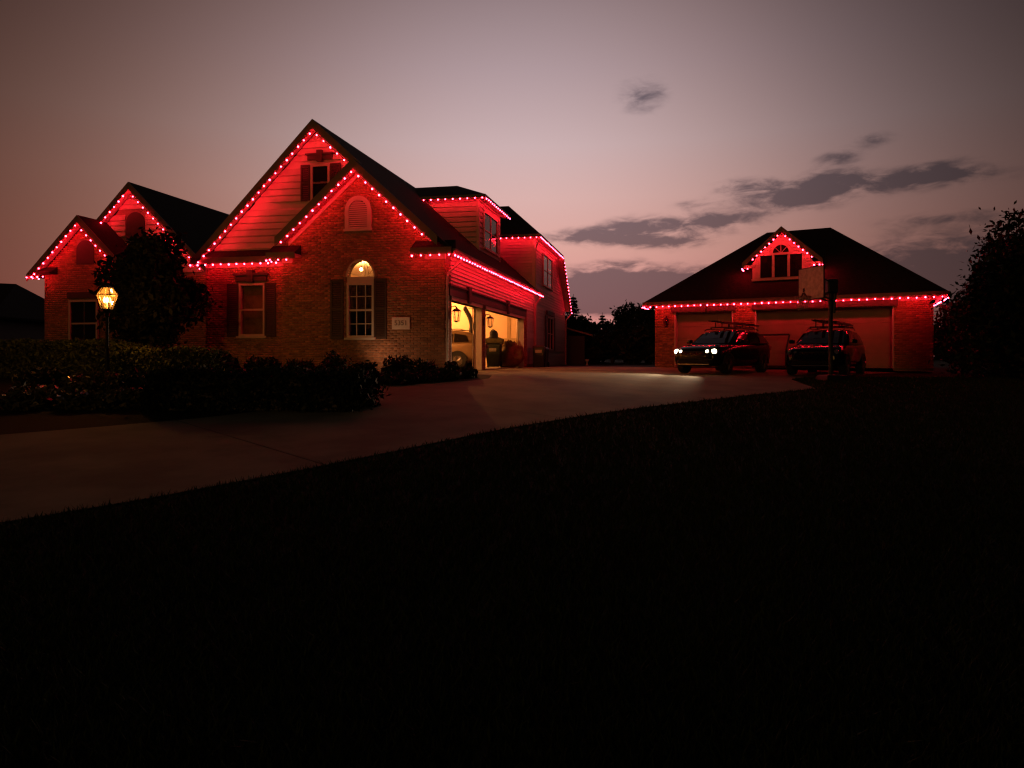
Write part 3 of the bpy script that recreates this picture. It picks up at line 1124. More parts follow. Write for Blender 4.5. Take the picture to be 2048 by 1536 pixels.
# arched louvre vent
v = thing('gable_vent', H(2.76, 0, 3.95), parent=house)
vf = MB()
VA = 0.40
vpts = lambda r, rb: [(2.76 + r * math.cos(k * math.pi / 16), 4.55 + rb * math.sin(k * math.pi / 16)) for k in range(17)]
o_, i_ = vpts(.43, .44), vpts(.30, .31)
for k in range(16):
    vf.plate(H, [o_[k], o_[k + 1], i_[k + 1], i_[k]], -.05, -.001)
vf.plate(H, [(3.19, 3.98), (3.19, 4.55), (3.06, 4.55), (3.06, 3.98)], -.05, -.001)
vf.plate(H, [(2.33, 3.98), (2.33, 4.55), (2.46, 4.55), (2.46, 3.98)], -.05, -.001)
vf.build('frame', M['trim'], v)
MB().box(H, 2.30, 3.22, -.08, -.001, 3.90, 3.978).build('sill', M['trim'], v)
MB().plate(H, [(3.06, 3.98)] + i_ + [(2.46, 3.98)], -.008, -.002).build('backing', M['darktrim'], v)
for k in range(14):
    z = 3.99 + k * .063
    w = .30 if z < 4.55 else .30 * math.sqrt(max(.02, 1 - ((z + .03 - 4.55) / .31) ** 2))
    MB().prism([H(2.76 - w, -.042, z), H(2.76 + w, -.042, z), H(2.76 + w, -.03, z), H(2.76 - w, -.03, z)],
               [H(2.76 - w, -.02, z + .05), H(2.76 + w, -.02, z + .05), H(2.76 + w, -.01, z + .05), H(2.76 - w, -.01, z + .05)]).build('slat', M['trim'], v)

# ---- left wing: small brick gable in front of a larger gable
wing = thing('left_wing', H(14, 4, FL), parent=house)
SA, SAH = 15.07, 5.37           # small gable
SL_, SR_ = 17.3, 12.84
sa = lambda s: SAH - abs(s - SA) * (SAH - EAVE) / 2.23
BA, BAH = 13.75, 6.80
ba = lambda s: BAH - abs(s - BA) * (BAH - EAVE) / 3.62
w1 = MB()
W1T = 2.55
w1.plate(H, [(13.2, FL - .1), (16.9, FL - .1), (16.9, 3.2), (SA, SAH - .2), (13.2, 3.2)], W1T, W1T + .2)
w1.box(H, 16.7, 16.9, W1T + .2, 12, FL - .1, 3.2)
w1_o = w1.build('small_gable_wall', M['mortar'], wing)


def w1_iv(h):
    lo, hi = 13.2, 16.89
    if h > 3.1:
        d = (SAH - .22 - h) / ((SAH - EAVE) / 2.23)
        lo, hi = max(lo, SA - d), min(hi, SA + d)
    iv = [(lo, hi)] if hi > lo else []
    if .35 < h < 2.5: iv = cutout(iv, 14.4, 15.75)
    if 3.55 < h < 4.5: iv = cutout(iv, 14.68, 15.46)
    return iv


O_ = H(0, W1T, 0)
lay_bricks(w1_o, (O_.x, O_.y), (UX, UY), FRONT_N, w1_iv, FL, SAH - .3)
front_window(wing, W1T - .09, 14.45, 15.7, .42, 2.2, M['darkglass'], 2, 2, depth=.05)
MB().box(H, 14.35, 15.8, W1T - .1, W1T - .001, 2.28, 2.5).build('window_head', M['darktrim'], wing)
vf = MB()
vq = [(15.07 + .38 * math.cos(k * math.pi / 12), 4.1 + .38 * math.sin(k * math.pi / 12)) for k in range(13)]
vf.plate(H, [(15.45, 3.56)] + vq + [(14.69, 3.56)], W1T - .03, W1T - .001)
vf.build('gable_vent', M['darktrim'], wing)
w2 = MB()
W2T = 3.5
w2.plate(H, [(10.4, FL - .1), (17.0, FL - .1), (17.0, 3.2), (BA, BAH - .2), (10.4, 3.2)], W2T, W2T + .2)
w2.box(H, 10.4, 10.6, W2T + .2, 12, FL - .1, 3.2)
w2_o = w2.build('large_gable_wall', M['mortar'], wing)
O_ = H(0, W2T, 0)
lay_bricks(w2_o, (O_.x, O_.y), (UX, UY), FRONT_N, lambda h: [(10.4, 13.2)], FL, 3.2)


def w2_iv(h):
    d = (BAH - .22 - h) / ((BAH - EAVE) / 3.62)
    iv = [(max(10.4, BA - d), min(17, BA + d))] if d > 0 else []
    if 4.6 < h < 5.75: iv = cutout(iv, 13.3, 14.2)
    return iv


O_ = H(0, W2T, 0)
lay_siding(w2_o, (O_.x, O_.y), (UX, UY), FRONT_N, w2_iv, 3.3, BAH - .4, 0.21)
vf = MB()
vq = [(13.75 + .4 * math.cos(k * math.pi / 12), 5.3 + .4 * math.sin(k * math.pi / 12)) for k in range(13)]
vf.plate(H, [(14.15, 4.62)] + vq + [(13.35, 4.62)], W2T - .05, W2T - .001)
vf.build('gable_vent', M['darktrim'], wing)
wr = MB()
for (f, aa, ends, tf, tb) in ((sa, SA, (SL_, SR_), 2.2, 4.2), (ba, BA, (17.37, 10.13), 3.15, 13.0)):
    for en in ends:
        wr.slab([H(aa, tf, f(aa)), H(en, tf, f(en)), H(en, tb, f(en)), H(aa, tb, f(aa))], .1)
wr.build('roof', M['roof'], wing)
for (f, aa, ends, tf, tw) in ((sa, SA, (SL_, SR_), 2.2, W1T), (ba, BA, (17.37, 10.13), 3.15, W2T)):
    for en in ends:
        rake(H, (aa, f(aa)), (en, f(en)), tf, .28, wing)
        soffit(H, (aa, f(aa)), (en, f(en)), tf, tw - .002, .15, wing)
p = MB()
p.prism([H(16.3, 2.2, EAVE), H(17.25, 2.2, EAVE), H(17.25, W1T, EAVE), H(16.3, W1T, EAVE)],
        [H(16.3, 2.2, EAVE + .05), H(17.25, 2.2, EAVE + .05), H(17.25, W1T, EAVE + .3), H(16.3, W1T, EAVE + .3)])
p.build('pent_roof', M['roof'], wing)
# entry between wing and garage mass
en_ = MB()
en_.box(H, 8.4, 10.5, 5.0, 5.2, FL - .1, 3.3)
en_.build('entry_wall', M['brick'], house)
er = MB()
er.slab([H(7.6, 4.5, 3.2), H(11.4, 4.5, 3.2), H(11.4, 8.5, 5.9), H(7.6, 8.5, 5.9)], .1)
er.slab([H(7.6, 8.5, 5.9), H(11.4, 8.5, 5.9), H(11.4, 12.5, 3.2), H(7.6, 12.5, 3.2)], .1)
er.build('entry_roof', M['roof'], house)
ed = thing('front_door', H(9.4, 4.98, FL), parent=house)
MB().box(H, 8.95, 9.9, 4.93, 4.998, FL, 1.7).build('leaf', M['shutter'], ed)
MB().box(H, 8.85, 8.948, 4.90, 4.998, FL, 1.8).build('door_frame', M['trim'], ed)
MB().box(H, 9.902, 10.0, 4.90, 4.998, FL, 1.8).build('door_frame', M['trim'], ed)

# ---- inside the garage
gi = thing('garage_interior', H(3.5, 6, FL), parent=house)
IW = 5.9
for (z0_, z1_, nm, mm) in ((FL - .05, FL + .01, 'garage_floor', 'slab'), (3.36, 3.40, 'garage_ceiling', 'ceil')):
    q_ = MB()
    q_.plate(lambda a, c, z: H(a, z, c), [(TH + .001, .221), (5.099, .221), (5.099, .83), (IW, .83), (IW, 12.9), (TH + .001, 12.9)], z0_, z1_)
    q_.build(nm, M[mm], gi)
MB().box(H, TH + .001, IW, 12.9, 13.0, FL, 3.36).build('garage_back_wall', M['drywall'], gi)
MB().box(H, IW, IW + .1, .83, 13.0, FL, 3.36).build('garage_inner_wall', M['drywall'], gi)
MB().box(H, 5.08, 5.099, .222, .83, FL, 3.36).build('garage_inner_wall', M['drywall'], gi)
MB().box(H, TH + .001, IW, 12.885, 12.899, .78, .98).build('wall_batten', M['seam'], gi)
MB().box(H, 1.12, 1.30, 12.884, 12.899, .98, 3.3).build('wall_batten', M['seam'], gi)


def point(name, loc, watts, col, r, parent):
    l = bpy.data.lights.new(name, 'POINT')
    l.energy = watts
    l.color = col
    l.shadow_soft_size = r
    o = bpy.data.objects.new(name, l)
    COL.objects.link(o)
    o.parent = parent
    o.location = Vector(loc) - ORG[parent]
    return o


def ball(name, c, r, m, parent, n=12, squash=1.0):
    prof = [(max(1e-3, r * math.sin(math.pi * k / 8)), -r * squash * math.cos(math.pi * k / 8)) for k in range(9)]
    return MB().lathe(c, prof, n).build(name, m, parent, smooth=True)


WARM = (1.0, 0.37, 0.095)
for i, (s_, t_, h_, w_, lab) in enumerate(((3.80, 2.3, 3.06, 850, 'glowing bare bulb hanging behind the arched window'),
                                           (4.3, 10.9, 2.95, 1050, 'added ceiling bulb lighting the far bay of the open garage'))):  # second bulb is added out of sight to light the back wall
    pl = thing('pendant_bulb', H(s_, t_, h_), lab, 'lamp', 'bulbs in the garage')
    MB().tube(H(s_, t_, 3.36), H(s_, t_, h_ + .09), .012, n=6).build('cord', M['black'], pl)
    MB().lathe(H(s_, t_, h_ + .05), [(.02, 0), (.025, .03), (.02, .06)], 10).build('socket', M['iron'], pl)
    ball('bulb', H(s_, t_, h_), .055, M['bulbwarm'], pl)
    point('bulb_light', H(s_, t_, h_ - .14), w_, WARM, .06, pl)

# ------------------------------------------------------------------ light strings
def bulb_mesh():
    me = bpy.data.meshes.new('bulb')
    r = 0.025
    prof = [(.015, .018), (r, 0.0), (.015, -.024)]
    n = 7
    vs = [(q * math.cos(2 * math.pi * i / n), q * math.sin(2 * math.pi * i / n), z) for (q, z) in prof for i in range(n)]
    fs = [(j * n + i, j * n + (i + 1) % n, (j + 1) * n + (i + 1) % n, (j + 1) * n + i) for j in range(len(prof) - 1) for i in range(n)]
    fs += [tuple(range(n - 1, -1, -1)), tuple(range(2 * n, 3 * n))]
    me.from_pydata(vs, [], fs)
    me.materials.append(M['redled'])
    return me


BULB = bulb_mesh()


def light_string(label, pts, spacing=.28, start=.05, skip=None):
    pts = [Vector(p) for p in pts]
    root = thing('light_string', pts[0], label, 'string lights', 'red light strings under the eaves')
    tr = MB()
    for i in range(len(pts) - 1):
        tr.tube(pts[i] + Vector((0, 0, .03)), pts[i + 1] + Vector((0, 0, .03)), .014, n=4)
    tr.build('track', M['fascia'], root)
    d = start
    for i in range(len(pts) - 1):
        L = (pts[i + 1] - pts[i]).length
        while d < L:
            p = pts[i].lerp(pts[i + 1], d / L)
            shared('bulb', BULB, p + Vector((random.uniform(-.006, .006), 0, -.006 + random.uniform(-.008, .008))), root, random.uniform(0, 6), [random.uniform(.82, 1.14)] * 3)
            d += spacing * random.uniform(.985, 1.015)
        d -= L
    return root


def rk_pts(F, f, a, c, t, drop):
    return [F(a, t, f(a) - drop), F(c, t, f(c) - drop)]


to, ti = .25 - .06, -.38 - .06
light_string('red bulbs up the long left slope of the tallest gable', [H(8.46, to, rl(8.46) - .40), H(AP + .0, to, APH - .40)])
light_string('red bulbs down the short right slope of the tallest gable', [H(AP - .14, to, rr(AP - .14) - .37), H(2.95, to, rr(2.95) - .37)], spacing=.31)
light_string('red bulbs up the left slope of the brick gable over the arched window', [H(5.12, ti, sgl(5.12) - .38), H(SG, ti, SGH - .38)])
light_string('red bulbs down the right slope of the brick gable over the arched window', [H(SG - .17, ti, rr(SG - .17) - .36), H(.38, ti, rr(.38) - .36)], spacing=.30)
light_string('red bulbs along the level eave above the shuttered left front window',
             [H(8.80, .45, EAVE - .16), H(8.78, to, EAVE - .16), H(5.40, to, EAVE - .16)], start=.04)
light_string('short red bulb run on the left eave return of the brick gable', [H(5.66, .0, EAVE - .16), H(5.64, ti, EAVE - .16), H(4.70, ti, EAVE - .16)])
light_string('long red bulb run along the eave over the open garage doors',
             [H(.92, ti, EAVE - .16), H(sr - .06, ti, EAVE - .16), H(sr - .12, 13.3, EAVE - .16)], spacing=.285)
light_string('red bulbs around the eave of the box dormer on the garage roof',
             [H(sj - .15, DA - .40, DE - .07), H(DS - .40, DA - .40, DE - .07), H(DS - .40, DB + .38, DE - .07)], spacing=.30)
light_string('red bulbs on the upper eave of the rear two storey part',
             [H(2.55, RT0 - .40, UE - .06), H(-.40, RT0 - .40, UE - .06), H(-.40, RT1 + .1, UE - .06)], spacing=.30)
light_string('red bulbs down the steep far rake of the rear part', [H(-.41, RT1 + .28, UE - .26), H(-.41, RT2 + .32, 2.84)], spacing=.27)
light_string('red bulbs up the left slope of the leftmost small gable', [H(16.95, 2.14, sa(16.95) - .38), H(SA, 2.14, SAH - .36)])
light_string('red bulbs down the right slope of the leftmost small gable, partly behind the tree', [H(SA - .2, 2.14, sa(SA - .2) - .36), H(13.1, 2.14, sa(13.1) - .36)])
light_string('red bulbs on the eave corner at the far left end of the house', [H(17.28, 2.7, EAVE - .12), H(17.27, 2.14, EAVE - .12), H(16.4, 2.14, EAVE - .12)], spacing=.25)
light_string('red bulbs up the left slope of the second gable from the left', [H(15.55, 3.09, ba(15.55) - .38), H(BA, 3.09, BAH - .36)])
light_string('red bulbs down the right slope of the second gable from the left', [H(BA - .2, 3.09, ba(BA - .2) - .35), H(10.5, 3.09, ba(10.5) - .35)], spacing=.31)

# ------------------------------------------------------------------ detached garage
GF = -0.40


def GW(a, bq, h):
    x, y = gw(a, bq)
    return Vector((x, y, h))


gar = thing('detached_garage', GW(5.2, 4, GF), 'detached brick garage with hipped roof and red lit gable dormer', 'garage')
GWD, GD, GE = 10.5, 8.4, 2.45
gwall = MB()
d_a, d_b, d_t = (.86, 3.33), (4.20, 9.22), 1.97
gwall.box(GW, 0, d_a[0], 0, .52, GF - .1, GE)
gwall.box(GW, d_a[1], d_b[0], 0, .52, GF - .1, GE)
gwall.box(GW, d_b[1], GWD, 0, .52, GF - .1, GE)
gwall.box(GW, d_a[0], d_a[1], 0, .52, d_t, GE)
gwall.box(GW, d_b[0], d_b[1], 0, .52, d_t, GE)
gwall.box(GW, 0, .24, .52, GD, GF - .1, GE)
gwall.box(GW, GWD - .24, GWD, .52, GD, GF - .1, GE)
gwall.box(GW, .24, GWD - .24, GD - .24, GD, GF - .1, GE)
gwall_o = gwall.build('brick_wall', M['mortar'], gar)
GN = Vector((-.447, -.894))


def g_iv(h):
    iv = [(0.005, GWD - .005)]
    if h < d_t + .1:
        iv = cutout(cutout(iv, *d_a), *d_b)
    return iv


O_ = GW(0, 0, 0)
lay_bricks(gwall_o, (O_.x, O_.y), (.894, -.447), GN, g_iv, GF, GE - .02, singles=290)
O_ = GW(GWD, 0, 0)
for (a, c) in (d_a, d_b):
    MB().box(GW, a - .12, c + .12, -.15, -.001, d_t + .03, d_t + .26).build('door_header', M['darktrim'], gar)
    m_ = (a + c) / 2
    MB().prism([GW(m_ - .1, -.19, d_t), GW(m_ + .1, -.19, d_t), GW(m_ + .1, 0, d_t), GW(m_ - .1, 0, d_t)],
               [GW(m_ - .15, -.20, d_t + .36), GW(m_ + .15, -.20, d_t + .36), GW(m_ + .15, 0, d_t + .36), GW(m_ - .15, 0, d_t + .36)]).build('keystone', M['darktrim'], gar)
    gd = thing('garage_door', GW(m_, .15, GF), parent=gar)
    n = 4
    hh = (d_t - GF) / n
    ncol = 4 if c - a < 3 else 8
    for k in range(n):
        z0 = GF + k * hh
        pn = MB()
        pn.box(GW, a + .01, c - .01, .44, .49, z0 + .004, z0 + hh - .006)
        cw = (c - a) / ncol
        for q in range(ncol):
            pn.box(GW, a + q * cw + .09, a + (q + 1) * cw - .09, .428, .4395, z0 + .09, z0 + hh - .09)
        pn.build('door_panel', M['gdoor'], gd)
    for (x0, x1) in ((a - .001, a + .05), (c - .05, c + .001)):
        MB().box(GW, x0, x1, -.015, .427, GF, d_t).build('door_jamb', M['trim'], gar)
# hipped roof
o2 = .42
RH = 5.95
GK = (RH - GE) / (GD / 2 + o2)
r1, r2 = GW(4.3, GD / 2, RH), GW(7.0, GD / 2, RH)
k1, k2, k3, k4 = GW(-o2, -o2, GE), GW(GWD + o2, -o2, GE), GW(GWD + o2, GD + o2, GE), GW(-o2, GD + o2, GE)
gr_ = MB()
gr_.slab([k1, k2, r2, r1], .1)
gr_.slab([k2, k3, r2], .1)
gr_.slab([k3, k4, r1, r2], .1)
gr_.slab([k4, k1, r1], .1)
gr_.build('roof', M['roof'], gar)
MB().box(GW, -o2, GWD + o2, -o2 - .03, -o2, GE - .14, GE + .01).build('fascia_board', M['fascia'], gar)
MB().box(GW, GWD + o2, GWD + o2 + .03, -o2 - .03, GD + o2, GE - .14, GE + .01).build('fascia_board', M['fascia'], gar)
MB().box(GW, -o2 - .03, -o2, -o2 - .03, GD + o2, GE - .14, GE + .01).build('fascia_board', M['fascia'], gar)
MB().box(GW, -o2, GWD + o2, -o2, -.02, GE - .13, GE - .105).build('soffit', M['trim'], gar)
MB().box(GW, GWD + .002, GWD + o2, -.02, GD, GE - .13, GE - .105).build('soffit', M['trim'], gar)
MB().box(GW, .1, GWD - .1, -.035, -.016, GE - .28, GE - .132).build('frieze_board', M['trim'], gar)
# gable dormer
gd0, gd1, gdb = 4.03, 6.36, .65
gdc = (gd0 + gd1) / 2
gB = GE + (gdb + o2) * GK - .02
gE_, gA = 4.05, 5.48
GKD = (gA - gE_) / (gdc - gd0 + .38)
gdm = thing('gable_dormer', GW(gdc, gdb, gB), parent=gar)
w = MB()
w.plate(GW, [(gd0, gB - .1), (gd1, gB - .1), (gd1, gE_), (gdc, gA - .2), (gd0, gE_)], gdb + .03, gdb + .15)
w.box(GW, gd0, gd0 + .1, gdb + .15, 3.2, gB - .2, gE_)
w.box(GW, gd1 - .1, gd1, gdb + .15, 3.2, gB - .2, gE_)
w.build('dormer_wall', M['trim'], gdm)
O_ = GW(0, gdb + .03, 0)
wx0, wx1 = 4.30, 6.02


def gd_iv(h):
    d = (gA - .25 - h) / GKD
    lo, hi = (gd0 + .09, gd1 - .09) if h < gE_ else (max(gd0 + .09, gdc - d), min(gd1 - .09, gdc + d))
    iv = [(lo, hi)] if hi > lo else []
    if h < 4.42: iv = cutout(iv, wx0 - .06, wx1 + .06)
    elif h < 4.85:
        ww = .48 * math.sqrt(max(0, 1 - ((h - 4.42) / .43) ** 2))
        iv = cutout(iv, gdc - .03 - ww, gdc - .03 + ww)
    return iv


lay_siding(gdm, (O_.x, O_.y), (.894, -.447), GN, gd_iv, gB + .1, gA - .3, 0.16)
gwn = thing('palladian_window', GW(gdc, gdb, gB + .1), parent=gdm)
wb, wt = gB + .16, 4.33
MB().box(GW, wx0, wx1, gdb - .0, gdb + .02, wb, wt).build('pane', M['darkglass'], gwn)
f = MB()
for x in (wx0, 4.86, 5.46, wx1):
    f.box(GW, x - .05, x + .05, gdb - .05, gdb - .001, wb, wt)
f.box(GW, wx0 - .08, wx1 + .08, gdb - .07, gdb - .001, wt, wt + .09)
f.build('frame', M['trim'], gwn)
MB().box(GW, gd0 - .02, gd1 + .02, gdb - .12, gdb + .02, gB + .03, gB + .11).build('sill', M['trim'], gwn)
ctr = (4.86 + 5.46) / 2
fp = [(ctr + .31 * math.cos(k * math.pi / 16), wt + .09 + .33 * math.sin(k * math.pi / 16)) for k in range(17)]
MB().plate(GW, fp, gdb - .02, gdb + .01).build('fanlight_pane', M['darkglass'], gwn)
f = MB()
fo = [(ctr + .39 * math.cos(k * math.pi / 16), wt + .09 + .41 * math.sin(k * math.pi / 16)) for k in range(17)]
for k in range(16):
    f.plate(GW, [fo[k], fo[k + 1], fp[k + 1], fp[k]], gdb - .06, gdb - .001)
for k in (4, 8, 12):
    a_ = k * math.pi / 16
    f.plate(GW, [(ctr + .03 * math.cos(a_) - .012, wt + .09), (ctr + .03 * math.cos(a_) + .012, wt + .09),
                 (ctr + .31 * math.cos(a_) + .012, wt + .09 + .31 * math.sin(a_)), (ctr + .31 * math.cos(a_) - .012, wt + .09 + .31 * math.sin(a_))], gdb - .045, gdb - .022)
f.build('arch_frame', M['trim'], gwn)
dro = MB()
gf = lambda a: gA - abs(a - gdc) * GKD
for en in (gd0 - .38, gd1 + .38):
    bb = lambda h: (h - GE) / GK - o2
    dro.slab([GW(gdc, gdb - .3, gA), GW(en, gdb - .3, gf(en)), GW(en, bb(gf(en)) + .05, gf(en)), GW(gdc, bb(gA) + .05, gA)], .08)
dro.build('dormer_roof', M['roof'], gdm)
for en in (gd0 - .38, gd1 + .38):
    rake(GW, (gdc, gA), (en, gf(en)), gdb - .3, .22, gdm)
    soffit(GW, (gdc, gA), (en, gf(en)), gdb - .3, gdb - .001, .12, gdm)
for (x0, x1) in ((gd0 - .34, gd0 + .12), (gd1 - .12, gd1 + .34)):
    MB().box(GW, x0, x1, gdb - .3, gdb - .0, gE_ - .22, gE_ - .12).build('eave_return', M['trim'], gdm)

gstr = 'red light strings under the eaves'
light_string('red bulbs along the front eave of the detached garage', [GW(-o2 - .08, .8, GE - .2), GW(-o2 - .06, -o2 - .06, GE - .2), GW(GWD + o2 + .06, -o2 - .06, GE - .2)], spacing=.27)
light_string('red bulb run receding along the right eave of the detached garage', [GW(GWD + o2 + .06, -o2 + .1, GE - .2), GW(GWD + o2 + .06, 6.5, GE - .2)], spacing=.25)
light_string('red bulbs up the left slope of the detached garage dormer', [GW(gd0 + .02, gdb - .36, gf(gd0 + .02) - .29), GW(gdc - .06, gdb - .36, gA - .31)], spacing=.225)
light_string('red bulbs down the right slope of the detached garage dormer', [GW(gdc + .12, gdb - .36, gf(gdc + .12) - .29), GW(gd1 + .05, gdb - .36, gf(gd1 + .05) - .29)], spacing=.225)
light_string('red bulb hook at the left eave corner of the garage dormer', [GW(gd0 - .1, gdb - .36, gE_ - .26), GW(gd0 - .38, gdb - .36, gE_ - .26), GW(gd0 - .40, gdb + .3, gE_ - .26)], spacing=.22)
light_string('red bulb hook at the right eave corner of the garage dormer', [GW(gd1 + .02, gdb - .36, gE_ - .26), GW(gd1 + .38, gdb - .36, gE_ - .26), GW(gd1 + .40, gdb + .5, gE_ - .26)], spacing=.2)

# ------------------------------------------------------------------ lamp post
LPX, LPY = -9.65, 15.5
lg = float(gz(LPX, LPY))
lp = thing('lamp_post', (LPX, LPY, lg), 'lit black lantern post glowing orange above the hedges', 'lamp')
MB().lathe((LPX, LPY, lg), [(.10, 0), (.10, .05), (.06, .09), (.045, .18), (.04, .9), (.036, 1.70), (.06, 1.73), (.045, 1.78), (.09, 1.86), (.10, 1.88)], 14).build('pole', M['iron'], lp)
zb = lg + 1.885
lan = thing('lantern', (LPX, LPY, zb), parent=lp)
nb, rb, rt, hh = 6, .13, .235, .34
ang = [2 * math.pi * k / nb + .25 for k in range(nb)]
ring = lambda r, z: [(LPX + r * math.cos(a), LPY + r * math.sin(a), zb + z) for a in ang]
B_, T_, C_ = ring(rb, 0), ring(rt, hh), ring(.12, hh + .17)
fr = MB()
for k in range(nb):
    fr.tube(B_[k], T_[k], .011, n=5)
    fr.tube(T_[k], C_[k], .011, n=5)
    for r_ in (B_, T_, C_):
        fr.tube(r_[k], r_[(k + 1) % nb], .011, n=5)
fr.build('frame', M['iron'], lan)
for k in range(nb):
    q = (k + 1) % nb
    MB().add([B_[k], B_[q], T_[q], T_[k]], [(0, 1, 2, 3)]).build('pane', M['lampglass'], lan)
    MB().add([T_[k], T_[q], C_[q], C_[k]], [(0, 1, 2, 3)]).build('pane', M['lampglass'], lan)
MB().lathe((LPX, LPY, zb + hh + .17), [(.125, 0), (.06, .05), (.03, .06), (.012, .12)], 12).build('finial', M['iron'], lan)
for (dx, dy) in ((.055, 0), (-.035, .05), (-.035, -.05)):
    MB().tube((LPX + dx, LPY + dy, zb), (LPX + dx, LPY + dy, zb + .15), .013, n=8).build('candle', M['white'], lan)
    MB().lathe((LPX + dx, LPY + dy, zb + .15), [(.012, 0), (.030, .05), (.028, .085), (.010, .13), (.002, .15)], 10).build('flame_bulb', M['flame'], lan, smooth=True)
point('lantern_light', (LPX, LPY, zb + .27), 125, (1.0, 0.40, 0.07), .05, lan)

# ------------------------------------------------------------------ house number, wall lanterns
pq = thing('number_plaque', H(1.37, 0, .87), 'pale stone plaque with house number 5351 on the brick', 'sign')
MB().box(H, 1.085, 1.66, -.055, -.018, .87, 1.24).build('plate', M['plaque'], pq, bevel=.008)
fc_ = bpy.data.curves.new('house_number', 'FONT')
fc_.body = '5351'
fc_.size = .21
fc_.extrude = .004
fc_.align_x = 'CENTER'
fc_.align_y = 'CENTER'
fo_ = bpy.data.objects.new('house_number', fc_)
COL.objects.link(fo_)
fo_.parent = pq
fo_.location = H(1.37, -.062, 1.055) - ORG[pq]
fo_.rotation_euler = (R(90), 0, math.atan2(-UY, -UX))
fc_.materials.append(M['plaque_ink'])
fm_ = bpy.data.meshes.new_from_object(fo_)
fn_ = bpy.data.objects.new('house_number', fm_)
COL.objects.link(fn_)
fn_.parent = pq
fn_.location = fo_.location
fn_.rotation_euler = fo_.rotation_euler
bpy.data.objects.remove(fo_)
fn_.name = 'house_number'


def wall_lantern(F, x, y, z, label, dirx, grp='coach lanterns beside the garage doors'):
    """bracket lantern hung from a wall; F(x,y,z), dirx pushes away from the wall along the first axis"""
    c = F(x + dirx * .24, y, z)
    o = thing('wall_lantern', F(x, y, z), label, 'lamp', grp)
    MB().path([F(x, y, z + .05), F(x + dirx * .08, y, z + .28), F(x + dirx * .2, y, z + .30), F(x + dirx * .24, y, z + .22)], .014, 6).build('bracket', M['iron'], o)
    MB().box(F, x + dirx * .001, x + dirx * .03, y - .05, y + .05, z - .1, z + .14).build('back_plate', M['iron'], o)
    MB().lathe(c + Vector((0, 0, .14)), [(.15, 0), (.10, .05), (.03, .09), (.012, .13)], 8).build('cap', M['iron'], o)
    f_ = MB()
    for k in range(6):
        a_ = k * math.pi / 3
        f_.tube(c + Vector((.08 * math.cos(a_), .08 * math.sin(a_), -.15)), c + Vector((.125 * math.cos(a_), .125 * math.sin(a_), .14)), .009, n=4)
    f_.build('cage', M['iron'], o)
    MB().lathe(c + Vector((0, 0, -.19)), [(.03, 0), (.09, .03), (.085, .045)], 8).build('base', M['iron'], o)
    MB().lathe(c + Vector((0, 0, -.14)), [(.07, 0), (.11, .26)], 6).build('glass', M['glass'], o)


wall_lantern(H, -.02, .30, 1.28, 'unlit coach lantern on the corner pier nearest the front', -1)
wall_lantern(H, -.02, 4.10, 1.28, 'unlit coach lantern on the pier between the two open garage doors', -1)
wall_lantern(lambda x, y, z: GW(y, x, z), -.02, .55, 1.55, 'small dark coach lantern on the left pier of the detached garage', -1)

